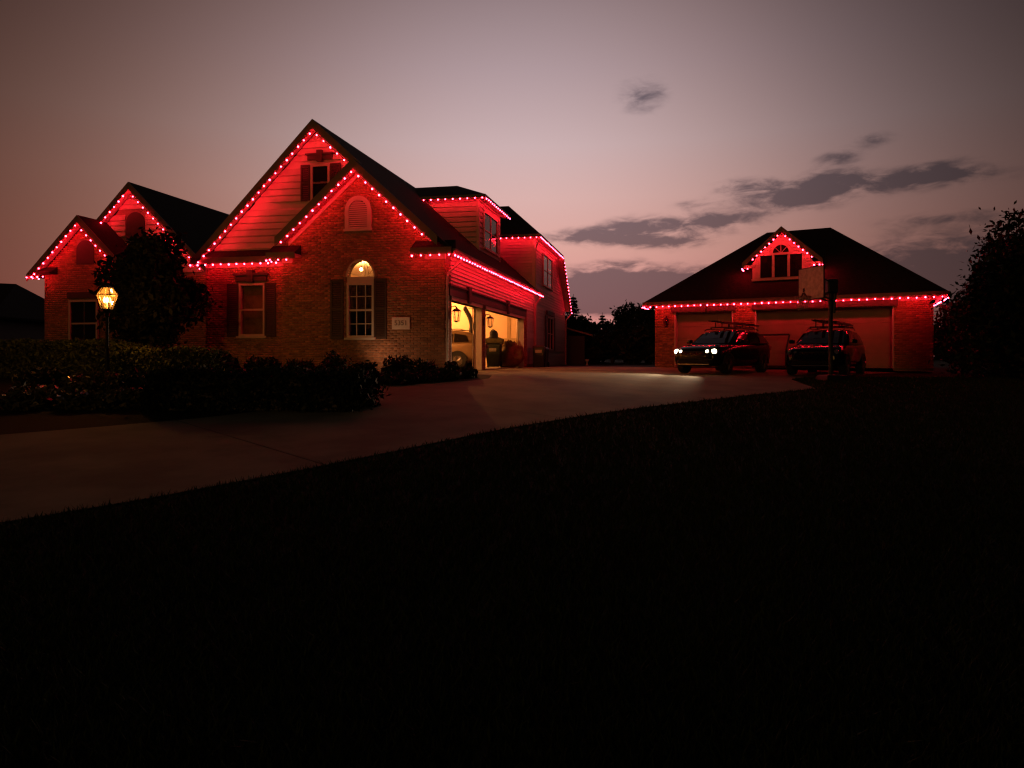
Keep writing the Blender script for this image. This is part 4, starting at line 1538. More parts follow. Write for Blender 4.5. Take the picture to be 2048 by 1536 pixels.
# ------------------------------------------------------------------ cars
def make_car(name, label, pos, heading, paint, sc=(1, 1, 1), lit=False, rack=True, cat='car', group=None):
    """crossover; local x forward, y left, z up; pos is the front centre on the ground"""
    L = 4.5 * sc[0]
    hx, hy = heading
    root_loc = Vector((pos[0] - hx * L / 2, pos[1] - hy * L / 2, 0))
    root_loc.z = float(gz(root_loc.x, root_loc.y)) + .018 if lit or rack else FL + .012
    root = thing(name, root_loc, label, cat, group)

    def F(x, y, z):
        x, y, z = x * sc[0], y * sc[1], z * sc[2]
        return Vector((root_loc.x + hx * x - hy * y, root_loc.y + hy * x + hx * y, root_loc.z + z))

    st = [  # x, bottom, half width, shoulder z, top z, top half width
        (2.25, .42, .62, .62, .70, .52), (2.18, .30, .80, .66, .86, .66), (1.95, .24, .90, .72, .98, .76),
        (1.5, .24, .925, .78, 1.03, .80), (.95, .24, .93, .84, 1.09, .82), (.2, .24, .935, .87, 1.08, .86),
        (-.6, .24, .935, .89, 1.09, .87), (-1.3, .24, .935, .92, 1.11, .87), (-1.85, .26, .92, .94, 1.13, .85),
        (-2.15, .32, .86, .92, 1.12, .80), (-2.25, .46, .74, .86, 1.04, .70)]
    body = MB()
    ringn = None
    vs = []
    for (x, zb_, w, zs, zt, wt) in st:
        sec = [(0, zb_), (w * .78, zb_), (w * .96, zb_ + .12), (w, (zb_ + zs) / 2), (w * .985, zs), (wt + .03, zt - .03), (wt * .8, zt), (0, zt + .02)]
        full = sec + [(-a, z) for (a, z) in sec[-2:0:-1]]
        ringn = len(full)
        vs += [F(x, a, z) for (a, z) in full]
    fs = []
    for i in range(len(st) - 1):
        for j in range(ringn):
            fs.append((i * ringn + j, i * ringn + (j + 1) % ringn, (i + 1) * ringn + (j + 1) % ringn, (i + 1) * ringn + j))
    fs += [tuple(range(ringn)), tuple(range((len(st) - 1) * ringn, len(st) * ringn))]
    body.add(vs, fs)
    body.build('body', paint, root, smooth=True, subsurf=2)
    # cabin
    cs = [(1.02, 1.03, .80, 1.05, .80), (.62, 1.05, .84, 1.30, .74), (.20, 1.05, .86, 1.53, .67), (-.2, 1.06, .865, 1.60, .65),
          (-.9, 1.07, .865, 1.615, .65), (-1.5, 1.08, .86, 1.58, .64), (-1.9, 1.09, .84, 1.46, .66), (-2.14, 1.09, .80, 1.20, .74)]
    cab = MB()
    vs = []
    for (x, z0, w0, z1, w1) in cs:
        sec = [(0, z0), (w0, z0), (w1 + (w0 - w1) * .12, z0 + (z1 - z0) * .86), (w1 * .86, z1), (0, z1 + .02)]
        full = sec + [(-a, z) for (a, z) in sec[-2:0:-1]]
        ringn = len(full)
        vs += [F(x, a, z) for (a, z) in full]
    fs = []
    for i in range(len(cs) - 1):
        for j in range(ringn):
            fs.append((i * ringn + j, i * ringn + (j + 1) % ringn, (i + 1) * ringn + (j + 1) % ringn, (i + 1) * ringn + j))
    fs += [tuple(range(ringn)), tuple(range((len(cs) - 1) * ringn, len(cs) * ringn))]
    cab.add(vs, fs)
    cab.build('cabin', paint, root, smooth=True)
    # windscreen
    ws = MB()
    ws.add([F(1.00, -.72, 1.10), F(1.00, .72, 1.10), F(.67, .68, 1.30), F(.26, .60, 1.525), F(.26, -.60, 1.525), F(.67, -.68, 1.30)], [(0, 1, 2, 5), (5, 2, 3, 4)])
    ws.build('windscreen', M['darkglass'], root)
    for sgn in (1, -1):
        for (x0, x1, zt0, zt1) in ((.58, -.28, 1.24, 1.51), (-.36, -1.12, 1.52, 1.51), (-1.2, -1.82, 1.49, 1.40)):
            y0 = sgn * .875
            if x0 > .5:
                q = [F(.78, y0 - sgn * .01, 1.12), F(x1, y0, 1.12), F(x1, sgn * .745, zt1), F(.26, sgn * .745, 1.48)]
            else:
                q = [F(x0, y0, 1.12), F(x1, y0 - (sgn * .03 if x1 < -1.5 else 0), 1.13), F(x1 + (.12 if x1 < -1.5 else 0), sgn * .755, zt1), F(x0, sgn * .755, zt0)]
            MB().add(q, [(0, 1, 2, 3)]).build('side_window', M['darkglass'], root)
        hl = thing('headlight', F(2.1, sgn * .66, .78), parent=root)
        MB().prism([F(2.19, sgn * .42, .72), F(2.07, sgn * .84, .74), F(2.02, sgn * .87, .86), F(2.15, sgn * .44, .84)],
                   [F(2.05, sgn * .42, .72), F(1.93, sgn * .84, .74), F(1.88, sgn * .87, .86), F(2.0, sgn * .44, .84)]).build('housing', M['darkglass'], hl)
        for (lx, ly, rr_) in ((2.135, .73, .09), (2.185, .52, .062)):
            pr = MB()
            a0, a1 = F(lx - .06, sgn * ly, .785), F(lx + .03, sgn * ly, .785)
            pr.tube(a0, a1, rr_, rr_ * .8, 14)
            pr.build('lamp_lens', M['headlamp'] if lit else M['chrome'], hl)
        if lit:
            sp = bpy.data.lights.new('headlight_beam', 'SPOT')
            sp.energy = 520
            sp.color = (1.0, .68, .40)
            sp.spot_size = R(56)
            sp.spot_blend = .5
            sp.shadow_soft_size = .05
            so = bpy.data.objects.new('headlight_beam', sp)
            COL.objects.link(so)
            so.parent = hl
            so.location = F(2.27, sgn * .66, .785) - ORG[hl]
            dv = Vector((hx, hy, -.085)).normalized()
            so.rotation_euler = dv.to_track_quat('-Z', 'Y').to_euler()
        MB().box(lambda x, y, z: F(x, y, z), .62, .80, sgn * .93, sgn * 1.10, 1.10, 1.24).build('wing_mirror', paint, root, bevel=.03)
        MB().path([F(.35, sgn * .60, 1.58), F(.15, sgn * .60, 1.655), F(-1.4, sgn * .60, 1.67), F(-1.6, sgn * .60, 1.62)], .018, 6).build('roof_rail', M['iron'], root)
        for x in (1.42, -1.38):
            wh = thing('wheel', F(x, sgn * .83, .34), parent=root)
            ty = MB()
            ty.tube(F(x, sgn * .70, .34), F(x, sgn * .945, .34), .34, .34, 22)
            ty.build('tyre', M['rubber'], wh, bevel=.03)
            rm = MB()
            rm.tube(F(x, sgn * .93, .34), F(x, sgn * .95, .34), .20, .19, 18)
            for k in range(5):
                a_ = k * 2 * math.pi / 5
                rm.tube(F(x, sgn * .955, .34), F(x + .21 * math.cos(a_), sgn * .955, .34 + .21 * math.sin(a_)), .03, .022, 5)
            rm.build('rim', M['rim'], wh)
            ac = MB()
            for k in range(12):
                a0, a1 = k * math.pi / 12, (k + 1) * math.pi / 12
                q = lambda r_, a_: F(x + r_ * math.cos(a_), sgn * .925, .34 + r_ * math.sin(a_))
                p_ = lambda r_, a_: F(x + r_ * math.cos(a_), sgn * .952, .34 + r_ * math.sin(a_))
                ac.prism([q(.355, a0), q(.355, a1), q(.42, a1), q(.42, a0)], [p_(.355, a0), p_(.355, a1), p_(.41, a1), p_(.41, a0)])
            ac.build('wheel_arch', M['rubber'], root)
    gl = MB()
    gl.box(F, 2.12, 2.225, -.40, .40, .68, .80)
    gl.build('grille', M['black'], root, bevel=.01)
    for k in range(7):
        y = -.36 + k * .12
        MB().box(F, 2.226, 2.236, y - .035, y + .035, .69, .79).build('grille_slot', M['iron'], root)
    MB().prism([F(2.21, -.62, .50), F(2.21, .62, .50), F(2.16, .70, .36), F(2.16, -.70, .36)],
               [F(2.28, -.56, .49), F(2.28, .56, .49), F(2.24, .64, .37), F(2.24, -.64, .37)]).build('bumper_intake', M['black'], root)
    MB().box(F, 2.10, 2.27, -.62, .62, .325, .35).build('bumper_lip', M['chrome'], root)
    for sgn in (1, -1):
        MB().box(F, -2.26, -2.10, sgn * .55, sgn * .84, .86, 1.04).build('tail_light', M['orange'], root, bevel=.02)
    if rack:
        for x in (-.15, -1.2):
            MB().tube(F(x, -.62, 1.72), F(x, .62, 1.72), .022, n=6).build('rack_crossbar', M['iron'], root)
            for sgn in (1, -1):
                MB().tube(F(x, sgn * .6, 1.66), F(x, sgn * .6, 1.73), .03, n=6).build('rack_foot', M['iron'], root)
        for (y, z, x0, x1) in ((.45, 1.82, .95, -1.9), (.15, 1.86, .6, -1.85), (-.15, 1.90, .3, -1.7), (-.42, 1.94, .05, -1.6)):
            q = MB()
            q.prism([F(x0, y - .05, z - .01), F(x0, y + .05, z - .01), F(x1, y + .05, z - .035), F(x1, y - .05, z - .035)],
                    [F(x0, y - .05, z + .05), F(x0, y + .05, z + .05), F(x1, y + .05, z + .015), F(x1, y - .05, z + .015)])
            q.build('rack_slat', M['iron'], root)
            for x in (-.15, -1.2):
                MB().tube(F(x, y, 1.73), F(x, y, z), .02, n=5).build('rack_post', M['iron'], root)
        for x in (.3, -.5, -1.5):
            MB().tube(F(x, .48, 1.86), F(x, -.46, 1.96), .022, n=5).build('rack_crossbar', M['iron'], root)
    return root


def hv(deg): return (-math.sin(R(deg)), -math.cos(R(deg)))


make_car('parked_suv', 'dark brown SUV with headlights on and roof rack, left of the hoop', (6.40, 23.0), hv(45.5), M['paint1'], lit=True, group='cars by the detached garage')
make_car('parked_suv', 'black unlit SUV with roof rack parked behind the basketball pole', (9.95, 21.6), hv(38), M['paint2'], group='cars by the detached garage')
cpos = H(1.0, 6.2, 0)
hd_ = Vector((-UX, -UY))
make_car('garage_car', 'tan car with dark glass parked inside the nearer garage door', (H(4.85, 6.2, 0).x, H(4.85, 6.2, 0).y), (-hd_.x, -hd_.y), M['paint3'], sc=(.95, .95, .92), rack=False)

# ------------------------------------------------------------------ basketball hoop
BX, BY = 9.56, 19.5
bgz = float(gz(BX, BY))
nrm = Vector((-.975, -.22, 0))
dd = Vector((.22, -.975, 0))
bh = thing('basketball_hoop', (BX, BY, bgz), 'free standing basketball hoop with pale backboard on a black pole', 'basketball hoop')
base = MB()
base.prism([Vector((BX, BY, bgz)) + nrm * a + dd * c for (a, c) in ((-.5, -.35), (.35, -.3), (.35, .3), (-.5, .35))],
           [Vector((BX, BY, bgz + .17)) + nrm * a + dd * c for (a, c) in ((-.42, -.28), (.28, -.22), (.28, .22), (-.42, .28))])
base.build('base', M['black'], bh, bevel=.02)
MB().tube((BX, BY, bgz), (BX, BY, 2.32), .062, n=12).build('pole', M['black'], bh)
bc = Vector((BX, BY, 2.22)) + nrm * .66
bhh, bww = .47, .55
A = [bc + dd * a + Vector((0, 0, z)) for (a, z) in ((-bww, -bhh), (bww, -bhh), (bww, bhh), (-bww, bhh))]
MB().prism([p + nrm * .02 for p in A], [p - nrm * .02 for p in A]).build('backboard', M['board'], bh)
fr = MB()
for k in range(4):
    fr.tube(A[k], A[(k + 1) % 4], .024, n=5)
fr.build('backboard_frame', M['black'], bh)
for s_ in (-.12, .12):
    MB().tube(Vector((BX, BY, 2.25)) + dd * s_, bc + dd * s_ + Vector((0, 0, .22)) - nrm * .03, .022, n=6).build('support_arm', M['black'], bh)
    MB().tube(Vector((BX, BY, 1.72)) + dd * s_, bc + dd * s_ - Vector((0, 0, .30)) - nrm * .03, .022, n=6).build('support_arm', M['black'], bh)
MB().tube(Vector((BX, BY, 1.35)) - nrm * .10, Vector((BX, BY, 2.0)) - nrm * .14, .05, n=8).build('lift_strut', M['black'], bh)
MB().box(lambda x, y, z: Vector((BX + x, BY + y, z)), -.14, .16, -.14, .14, 1.95, 2.36).build('lift_bracket', M['black'], bh, bevel=.03)
rc = bc + nrm * .30 + Vector((0, 0, -.40))
rg = MB()
rp = [rc + Vector((.23 * math.cos(k * math.pi / 12), .23 * math.sin(k * math.pi / 12), 0)) for k in range(25)]
rg.path(rp, .012, 5)
rg.tube(bc + Vector((0, 0, -.40)), rc - nrm * .22, .03, n=6)
rg.build('rim', M['orange'], bh)
nt_ = MB()
for k in range(14):
    a0 = k * 2 * math.pi / 14
    for s_ in (-1, 1):
        pp = []
        for i in range(5):
            r_ = (.23, .19, .16, .145, .15)[i]
            a_ = a0 + s_ * i * .22
            pp.append(rc + Vector((r_ * math.cos(a_), r_ * math.sin(a_), -.095 * i)))
        nt_.path(pp, .006, 4)
nt_.build('net', M['net'], bh)
# dark emblem near the lower far corner of the board: a leaping figure over a ball
em = MB()
E = lambda u_, z: bc + nrm * .0225 + dd * u_ + Vector((0, 0, z))
for poly in ([(-.36, -.12), (-.28, -.10), (-.26, -.20), (-.30, -.24), (-.36, -.22)],
             [(-.38, -.24), (-.27, -.24), (-.16, -.36), (-.20, -.40), (-.30, -.32)],
             [(-.38, -.24), (-.32, -.30), (-.42, -.40), (-.48, -.38)],
             [(-.50, -.41), (-.12, -.41), (-.14, -.45), (-.48, -.45)]):
    em.prism([E(*q) for q in poly], [E(*q) + nrm * .003 for q in poly])
em.build('emblem', M['black'], bh)

# pipe frame leaning at the garage doors between the cars
pg = thing('goal_frame', GW(4.75, -.35, GF), 'dark pipe goal frame standing between the two parked SUVs', 'goal')
for (p0, p1) in (((4.15, -.30, GF), (4.15, -.30, .95)), ((4.15, -.30, .95), (5.55, -.30, .95)), ((5.55, -.30, .95), (5.42, -.34, .30)),
                 ((5.42, -.34, .30), (5.42, -.34, GF + .05)), ((4.15, -.30, GF + .06), (5.42, -.34, GF + .06))):
    MB().tube(GW(*p0), GW(*p1), .038, n=8).build('pipe', M['black'], pg)

# ------------------------------------------------------------------ bins and garage clutter
def wheelie_bin(loc, rz, label, m, h=1.02, w=.56, plate=True, group='wheeled bins'):
    o = thing('wheelie_bin', loc, label, 'bin', group)
    c, s_ = math.cos(rz), math.sin(rz)
    F = lambda x, y, z: Vector((loc[0] + c * x - s_ * y, loc[1] + s_ * x + c * y, loc[2] + z))
    MB().prism([F(a * w * .4, b_ * w * .42, .03) for a, b_ in ((-1, -1), (1, -1), (1, 1), (-1, 1))],
               [F(a * w * .5, b_ * w * .56, h * .9) for a, b_ in ((-1, -1), (1, -1), (1, 1), (-1, 1))]).build('tub', m, o, bevel=.03)
    MB().prism([F(a * w * .54, b_ * w * .60, h * .9 + .002) for a, b_ in ((-1, -1), (1, -1), (1, 1), (-1, 1))],
               [F(a * w * .44, b_ * w * .50, h) for a, b_ in ((-1, -1), (1, -1), (1, 1), (-1, 1))]).build('lid', m, o, bevel=.02)
    MB().tube(F(-w * .4, w * .66, h * .9), F(w * .4, w * .66, h * .9), .02, n=6).build('handle', m, o)
    for q in (-1, 1):
        MB().tube(F(q * w * .42, w * .45, .12), F(q * w * .5, w * .45, .12), .12, n=14).build('wheel', M['rubber'], o)
    if plate:
        MB().box(F, -.15, .15, -w * .56 - .012, -w * .56 + .02, h * .66, h * .80).build('sticker', M['binlabel'], o)


q = H(-.52, 11.75, FL)
wheelie_bin(q, -.1, 'black wheeled bin with pale sticker, left of the outdoor pair', M['bin'])
q = H(-.50, 12.65, FL)
wheelie_bin(q, -.3, 'black wheeled bin on the right of the outdoor pair', M['bin'], h=.95)
q = H(.98, 9.2, FL + .012)
wheelie_bin(q, -.1, 'dark green bin inside the far garage door with things piled on it', M['bingreen'], h=1.05, w=.66)
cu = MB()
cc = H(.98, 9.2, FL + 1.07)
cu.prism([cc + Vector((a * .42, b_ * .34, 0)) for a, b_ in ((-1, -1), (1, -1), (1.05, 1), (-1, 1))],
         [cc + Vector((a * .46, b_ * .36, .22)) for a, b_ in ((-1, -1), (.9, -1), (1, 1), (-1, 1))])
cu.build('cushion', M['olive'], None, bevel=.06, label='olive cushion lying on the dark green bin', cat='cushion')
hat = thing('black_hat', cc + Vector((0, 0, .225)), 'round black brimmed hat on the olive cushion in the garage', 'hat')
MB().lathe(cc + Vector((0, 0, .225)), [(.34, 0), (.33, .02), (.20, .05), (.19, .20), (.15, .30), (.06, .35), (.01, .36)], 20).build('crown', M['rubber'], hat, smooth=True)
MB().path([cc + Vector((-.18 + .3 * k / 8, -.02, .44 + .17 * math.sin(math.pi * k / 8))) for k in range(9)], .022, 6).build('strap', M['rubber'], hat)
# lumpy brown sack
def lump(name, c, rx, ry, rzz, m, label, cat, seed, n=26, k=14, group=None):
    r_ = random.Random(seed)
    ph = [r_.uniform(0, 6.28) for _ in range(6)]
    vs, fs = [], []
    for j in range(k + 1):
        th = math.pi * j / k
        for i in range(n):
            a_ = 2 * math.pi * i / n
            f_ = 1 + .10 * math.sin(3 * a_ + ph[0]) * math.sin(th) + .08 * math.sin(5 * a_ + 3 * th + ph[1]) + .06 * math.sin(9 * th + 2 * a_ + ph[2])
            z = -math.cos(th)
            vs.append((c[0] + rx * math.sin(th) * math.cos(a_) * f_, c[1] + ry * math.sin(th) * math.sin(a_) * f_, c[2] + rzz * (max(z, -.82) + .82) * f_))
    for j in range(k):
        for i in range(n):
            fs.append((j * n + i, j * n + (i + 1) % n, (j + 1) * n + (i + 1) % n, (j + 1) * n + i))
    return MB().add(vs, fs).build(name, m, None, smooth=True, label=label, cat=cat, group=group)


q = H(.55, 10.15, FL + .012)
lump('leaf_sack', (q.x, q.y, q.z), .62, .5, .62, M['sack'], 'big lumpy brown sack beside the dark green bin', 'sack', 3)
# shelf with boxes behind the arched window
sh = thing('storage_shelf', H(5.2, 5.2, FL + .01), 'dark storage shelf seen through the arched window', 'shelf')
for s_ in (4.5, 5.75):
    for t_ in (5.0, 5.45):
        MB().box(H, s_, s_ + .05, t_, t_ + .05, FL + .012, 1.9).build('post', M['black'], sh)
for z in (.1, .75, 1.35, 1.86):
    MB().box(H, 4.5, 5.8, 5.0, 5.5, z, z + .04).build('shelf_board', M['black'], sh)
for i, (s0_, s1_, z, h_, lab) in enumerate(((4.6, 5.05, .142, .42, 'dark box on the lowest board of the storage shelf'), (5.1, 5.7, .792, .40, 'wide dark box on the middle board of the storage shelf'),
                                      (4.65, 5.0, .792, .30, 'small dark box on the middle board of the storage shelf'), (5.1, 5.65, 1.392, .34, 'dark box on the upper board of the storage shelf'))):
    bx_ = MB()
    bx_.box(H, s0_, s1_, 5.05, 5.42, z, z + h_)
    bx_.box(H, s0_ - .01, s1_ + .01, 5.04, 5.43, z + h_ + .001, z + h_ + .05)
    bx_.build('storage_box', M['darktrim'] if i % 2 else M['black'], None, bevel=.01, label=lab, cat='box', group='boxes on the garage shelf')
ch = thing('round_back_chair', H(4.5, 3.4, FL + .012), 'dark chair with rounded back behind the arched window', 'chair')
MB().plate(H, [(4.27, .35), (4.77, .35)] + [(4.52 + .25 * math.cos(k * math.pi / 12), 1.45 + .28 * math.sin(k * math.pi / 12)) for k in range(13)], 3.4, 3.48).build('backrest', M['black'], ch)
MB().box(H, 4.27, 4.77, 3.0, 3.4, .28, .35).build('seat', M['black'], ch)
for s_ in (4.3, 4.71):
    for t_ in (3.02, 3.42):
        MB().box(H, s_, s_ + .04, t_, t_ + .04, FL + .012, .28).build('leg', M['black'], ch)
# dry twigs behind the fanlight
tw = thing('twig_bundle', H(2.55, .35, 2.4), 'bare dark twigs seen against the lit fanlight', 'twigs')
MB().box(H, 2.28, 3.1, .24, .42, 2.36, 2.398).build('ledge', M['trim'], tw)
for pts in ([(2.72, 2.40), (2.70, 2.72), (2.74, 3.02)], [(2.52, 2.40), (2.58, 2.62), (2.66, 2.98)], [(2.58, 2.62), (2.47, 2.74), (2.42, 2.86)],
            [(2.40, 2.40), (2.42, 2.66), (2.36, 2.80)], [(2.58, 2.55), (2.70, 2.52)], [(2.47, 2.74), (2.38, 2.70), (2.33, 2.45)], [(2.62, 2.83), (2.5, 2.88), (2.40, 2.90)]):
    MB().path([H(p[0], .33, p[1]) for p in pts], .008, 5).build('twig', M['bark'], tw)
# curved dark hose hanging in the near doorway
hs = MB()
hs.sweep([H(2.7 - .35 * math.sin(k * .15), 10.4, 2.35 - k * .085) for k in range(17)], .11, 10)
hs.build('hanging_tube', M['black'], None, smooth=True, label='thick curved black tube hanging in the nearer garage bay', cat='tube')

# ------------------------------------------------------------------ entry pendant
ep = thing('entry_pendant', H(9.5, 4.0, 2.35), 'small hanging entry light with two faint bulbs behind the tree', 'lamp')
MB().tube(H(9.5, 4.0, 3.3), H(9.5, 4.0, 2.75), .01, n=5).build('chain', M['iron'], ep)
MB().lathe(H(9.5, 4.0, 2.45), [(.02, 0), (.14, .04), (.16, .25), (.03, .32)], 8).build('cage', M['iron'], ep)

# ------------------------------------------------------------------ added bed lights, standing in for warm light on the brick
def uplight(loc, target, label, watts, size=80):
    o = thing('fill_bed_light', loc, label, 'lamp', 'added bed lights')
    loc = Vector(loc)
    d = (Vector(target) - loc).normalized()
    MB().tube(loc, loc + Vector((0, 0, .14)), .012, n=6).build('stake', M['iron'], o)
    c = loc + Vector((0, 0, .16))
    MB().tube(c - d * .05, c + d * .05, .035, .045, 12).build('housing', M['iron'], o)
    MB().tube(c + d * .051, c + d * .056, .034, n=12).build('lens', M['glint'], o)
    l = bpy.data.lights.new('beam', 'SPOT')
    l.energy = watts
    l.color = (1.0, .50, .26)
    l.spot_size = R(size)
    l.spot_blend = .9
    l.shadow_soft_size = .05
    lo = bpy.data.objects.new('beam', l)
    COL.objects.link(lo)
    lo.parent = o
    lo.location = c + d * .07 - ORG[o]
    lo.rotation_euler = d.to_track_quat('-Z', 'Y').to_euler()


def HG(s, t, up=0.0):
    p = H(s, t, 0)
    return Vector((p.x, p.y, float(gz(p.x, p.y)) + up))


uplight(HG(2.2, -1.15, .02), H(1.5, 0, .55), 'small added bed light shining on the brick under the number plaque', 30, 125)
uplight(HG(-.45, -.75, .02), H(-.02, .12, .0), 'small added bed light at the foot of the garage corner pier', 3.0, 60)

# ------------------------------------------------------------------ vegetation
def leafy(name, label, cat, c, rad, n, size, m, group=None, box=False, seed=1, stem=True, lumps=9, core=.62):
    """shrub or hedge: leaf faces through the volume, denser at the surface. c = base centre."""
    global rng
    rng = np.random.default_rng(seed)
    o = thing(name, c, label, cat, group)
    if box:
        u_ = rng.uniform(-1, 1, (n, 3))
        ax = rng.integers(0, 3, n)
        sg = rng.choice([-1, 1], n)
        sg[ax == 2] = 1
        u_[np.arange(n), ax] = sg * rng.normal(.93, .07, n)
        # round the top edges
        k = np.maximum(np.abs(u_[:, 0]), np.abs(u_[:, 1]))
        u_[:, 2] -= np.clip(k - .72, 0, 1) ** 2 * 2.2 * (u_[:, 2] > .2)
        wob = .06 * np.sin(u_[:, 0] * 7 + seed) + .05 * np.sin(u_[:, 1] * 5 + u_[:, 0] * 3 + seed)
        u_[:, 2] += wob
        pts = np.stack([c[0] + u_[:, 0] * rad[0], c[1] + u_[:, 1] * rad[1], c[2] + (u_[:, 2] + 1) * .5 * rad[2]], 1)
    else:
        cen = rng.normal(size=(lumps, 3))
        cen /= np.linalg.norm(cen, axis=1)[:, None]
        cen *= rng.uniform(.25, .68, (lumps, 1))
        cen[:, 2] = np.abs(cen[:, 2]) * .9 + .05
        w = rng.integers(0, lumps, n)
        d = rng.normal(size=(n, 3))
        d /= np.linalg.norm(d, axis=1)[:, None]
        rr_ = rng.uniform(.28, .5, lumps)[w] * rng.uniform(.35, 1.12, n) ** .5
        u_ = cen[w] + d * rr_[:, None]
        u_[:, 2] = np.abs(u_[:, 2])
        pts = np.stack([c[0] + u_[:, 0] * rad[0], c[1] + u_[:, 1] * rad[1], c[2] + u_[:, 2] * rad[2]], 1)
    V, F_ = leaves(pts, size)
    np_mesh('foliage', V, F_, m, o)
    if box:
        bx = MB()
        q = lambda x, y, z: Vector((c[0] + x, c[1] + y, c[2] + z))
        bx.prism([q(a * rad[0] * .86, b_ * rad[1] * .8, 0) for a, b_ in ((-1, -1), (1, -1), (1, 1), (-1, 1))],
                 [q(a * rad[0] * .74, b_ * rad[1] * .62, rad[2] * .84) for a, b_ in ((-1, -1), (1, -1), (1, 1), (-1, 1))])
        bx.build('branches', M['black'], o)  # added solid dark core inside the leaves, no modelled branches
    elif stem:
        sm = MB()
        for k in range(6):
            a_ = k * 1.05 + seed
            sm.path([(c[0], c[1], c[2] - .02), (c[0] + .25 * rad[0] * math.cos(a_), c[1] + .25 * rad[1] * math.sin(a_), c[2] + .35 * rad[2]),
                     (c[0] + .5 * rad[0] * math.cos(a_ + .3), c[1] + .5 * rad[1] * math.sin(a_ + .3), c[2] + .75 * rad[2])], [.03, .02, .008], 5)
        sm.build('stems', M['bark'], o)
    return o


def gp(x, y): return (x, y, float(gz(x, y)))


def at_px(px, z, dz=0.0):
    x = (px - 1024) / FPX * z
    return (x, z, float(gz(x, z)) + dz)


# clipped hedges
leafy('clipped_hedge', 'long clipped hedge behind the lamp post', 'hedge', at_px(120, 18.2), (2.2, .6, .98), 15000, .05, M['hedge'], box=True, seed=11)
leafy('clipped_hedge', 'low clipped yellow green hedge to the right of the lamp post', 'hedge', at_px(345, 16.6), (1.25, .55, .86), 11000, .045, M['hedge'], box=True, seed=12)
leafy('clipped_hedge', 'large dark hedge nearest the driveway', 'hedge', at_px(528, 12.3), (1.95, .62, .72), 16000, .05, M['leaf'], box=True, seed=13)
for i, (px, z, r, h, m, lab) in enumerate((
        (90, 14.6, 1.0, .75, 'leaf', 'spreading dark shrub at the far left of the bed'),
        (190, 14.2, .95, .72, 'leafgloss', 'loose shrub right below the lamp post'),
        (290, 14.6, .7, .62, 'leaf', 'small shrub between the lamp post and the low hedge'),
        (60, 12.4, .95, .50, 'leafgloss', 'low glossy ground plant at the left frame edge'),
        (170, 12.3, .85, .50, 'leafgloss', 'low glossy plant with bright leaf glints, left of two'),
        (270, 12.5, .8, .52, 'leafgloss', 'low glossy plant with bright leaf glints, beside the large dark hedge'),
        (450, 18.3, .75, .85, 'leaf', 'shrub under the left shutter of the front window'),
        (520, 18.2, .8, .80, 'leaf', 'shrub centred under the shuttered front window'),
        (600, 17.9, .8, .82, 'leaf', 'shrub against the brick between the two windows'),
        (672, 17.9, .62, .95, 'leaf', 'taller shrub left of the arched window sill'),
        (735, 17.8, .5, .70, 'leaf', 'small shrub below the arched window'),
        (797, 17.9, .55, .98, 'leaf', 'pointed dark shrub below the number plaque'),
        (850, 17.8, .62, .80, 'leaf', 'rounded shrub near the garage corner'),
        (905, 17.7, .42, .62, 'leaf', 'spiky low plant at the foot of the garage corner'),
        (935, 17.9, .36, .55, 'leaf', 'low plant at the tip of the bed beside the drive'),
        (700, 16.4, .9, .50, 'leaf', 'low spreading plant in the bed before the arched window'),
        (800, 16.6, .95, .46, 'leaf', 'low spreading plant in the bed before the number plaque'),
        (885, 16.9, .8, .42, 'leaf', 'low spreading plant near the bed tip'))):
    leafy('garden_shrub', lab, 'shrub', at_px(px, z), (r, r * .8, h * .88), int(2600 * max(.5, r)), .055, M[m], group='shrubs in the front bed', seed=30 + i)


def tree(name, label, base, height, crown_c, crown_r, n, size, m, seed, group='trees', lumps=16, trunk_r=.13):
    global rng
    rng = np.random.default_rng(seed)
    rnd = random.Random(seed)
    o = thing(name, base, label, 'tree', group)
    bx, by, bz = base
    cx, cy, cz = crown_c
    tk = MB()
    top = Vector((cx, cy, cz + crown_r[2] * .35))
    b0 = Vector(base)
    pts = [b0 + Vector((0, 0, -.1)), b0.lerp(top, .3) + Vector((rnd.uniform(-.1, .1), rnd.uniform(-.1, .1), 0)), b0.lerp(top, .65), top]
    tk.path(pts, [trunk_r * 1.25, trunk_r, trunk_r * .6, trunk_r * .15], 9)
    tk.build('trunk', M['bark'], o, smooth=True)
    cen = rng.normal(size=(lumps, 3))
    cen /= np.linalg.norm(cen, axis=1)[:, None]
    cen *= rng.uniform(.3, .78, (lumps, 1))
    for k in range(min(lumps, 9)):
        c = Vector((cx + cen[k][0] * crown_r[0], cy + cen[k][1] * crown_r[1], cz + cen[k][2] * crown_r[2]))
        st_ = b0.lerp(top, rnd.uniform(.35, .8))
        lm = MB()
        lm.path([st_, st_.lerp(c, .5) + Vector((0, 0, .1 * crown_r[2])), c], [trunk_r * .45, trunk_r * .28, trunk_r * .1], 6)
        lm.build('limb', M['bark'], o)
    w = rng.integers(0, lumps, n)
    d = rng.normal(size=(n, 3))
    d /= np.linalg.norm(d, axis=1)[:, None]
    rad = rng.uniform(.2, .42, lumps)[w] * rng.uniform(.25, 1.15, n) ** .5
    u_ = cen[w] + d * rad[:, None]
    # stray twigs
    k = int(n * .14)
    u_[:k] *= rng.uniform(1.0, 1.24, (k, 1))
    pts = np.stack([cx + u_[:, 0] * crown_r[0], cy + u_[:, 1] * crown_r[1], cz + u_[:, 2] * crown_r[2]], 1)
    V, F_ = leaves(pts, size)
    np_mesh('crown', V, F_, m, o)
    return o


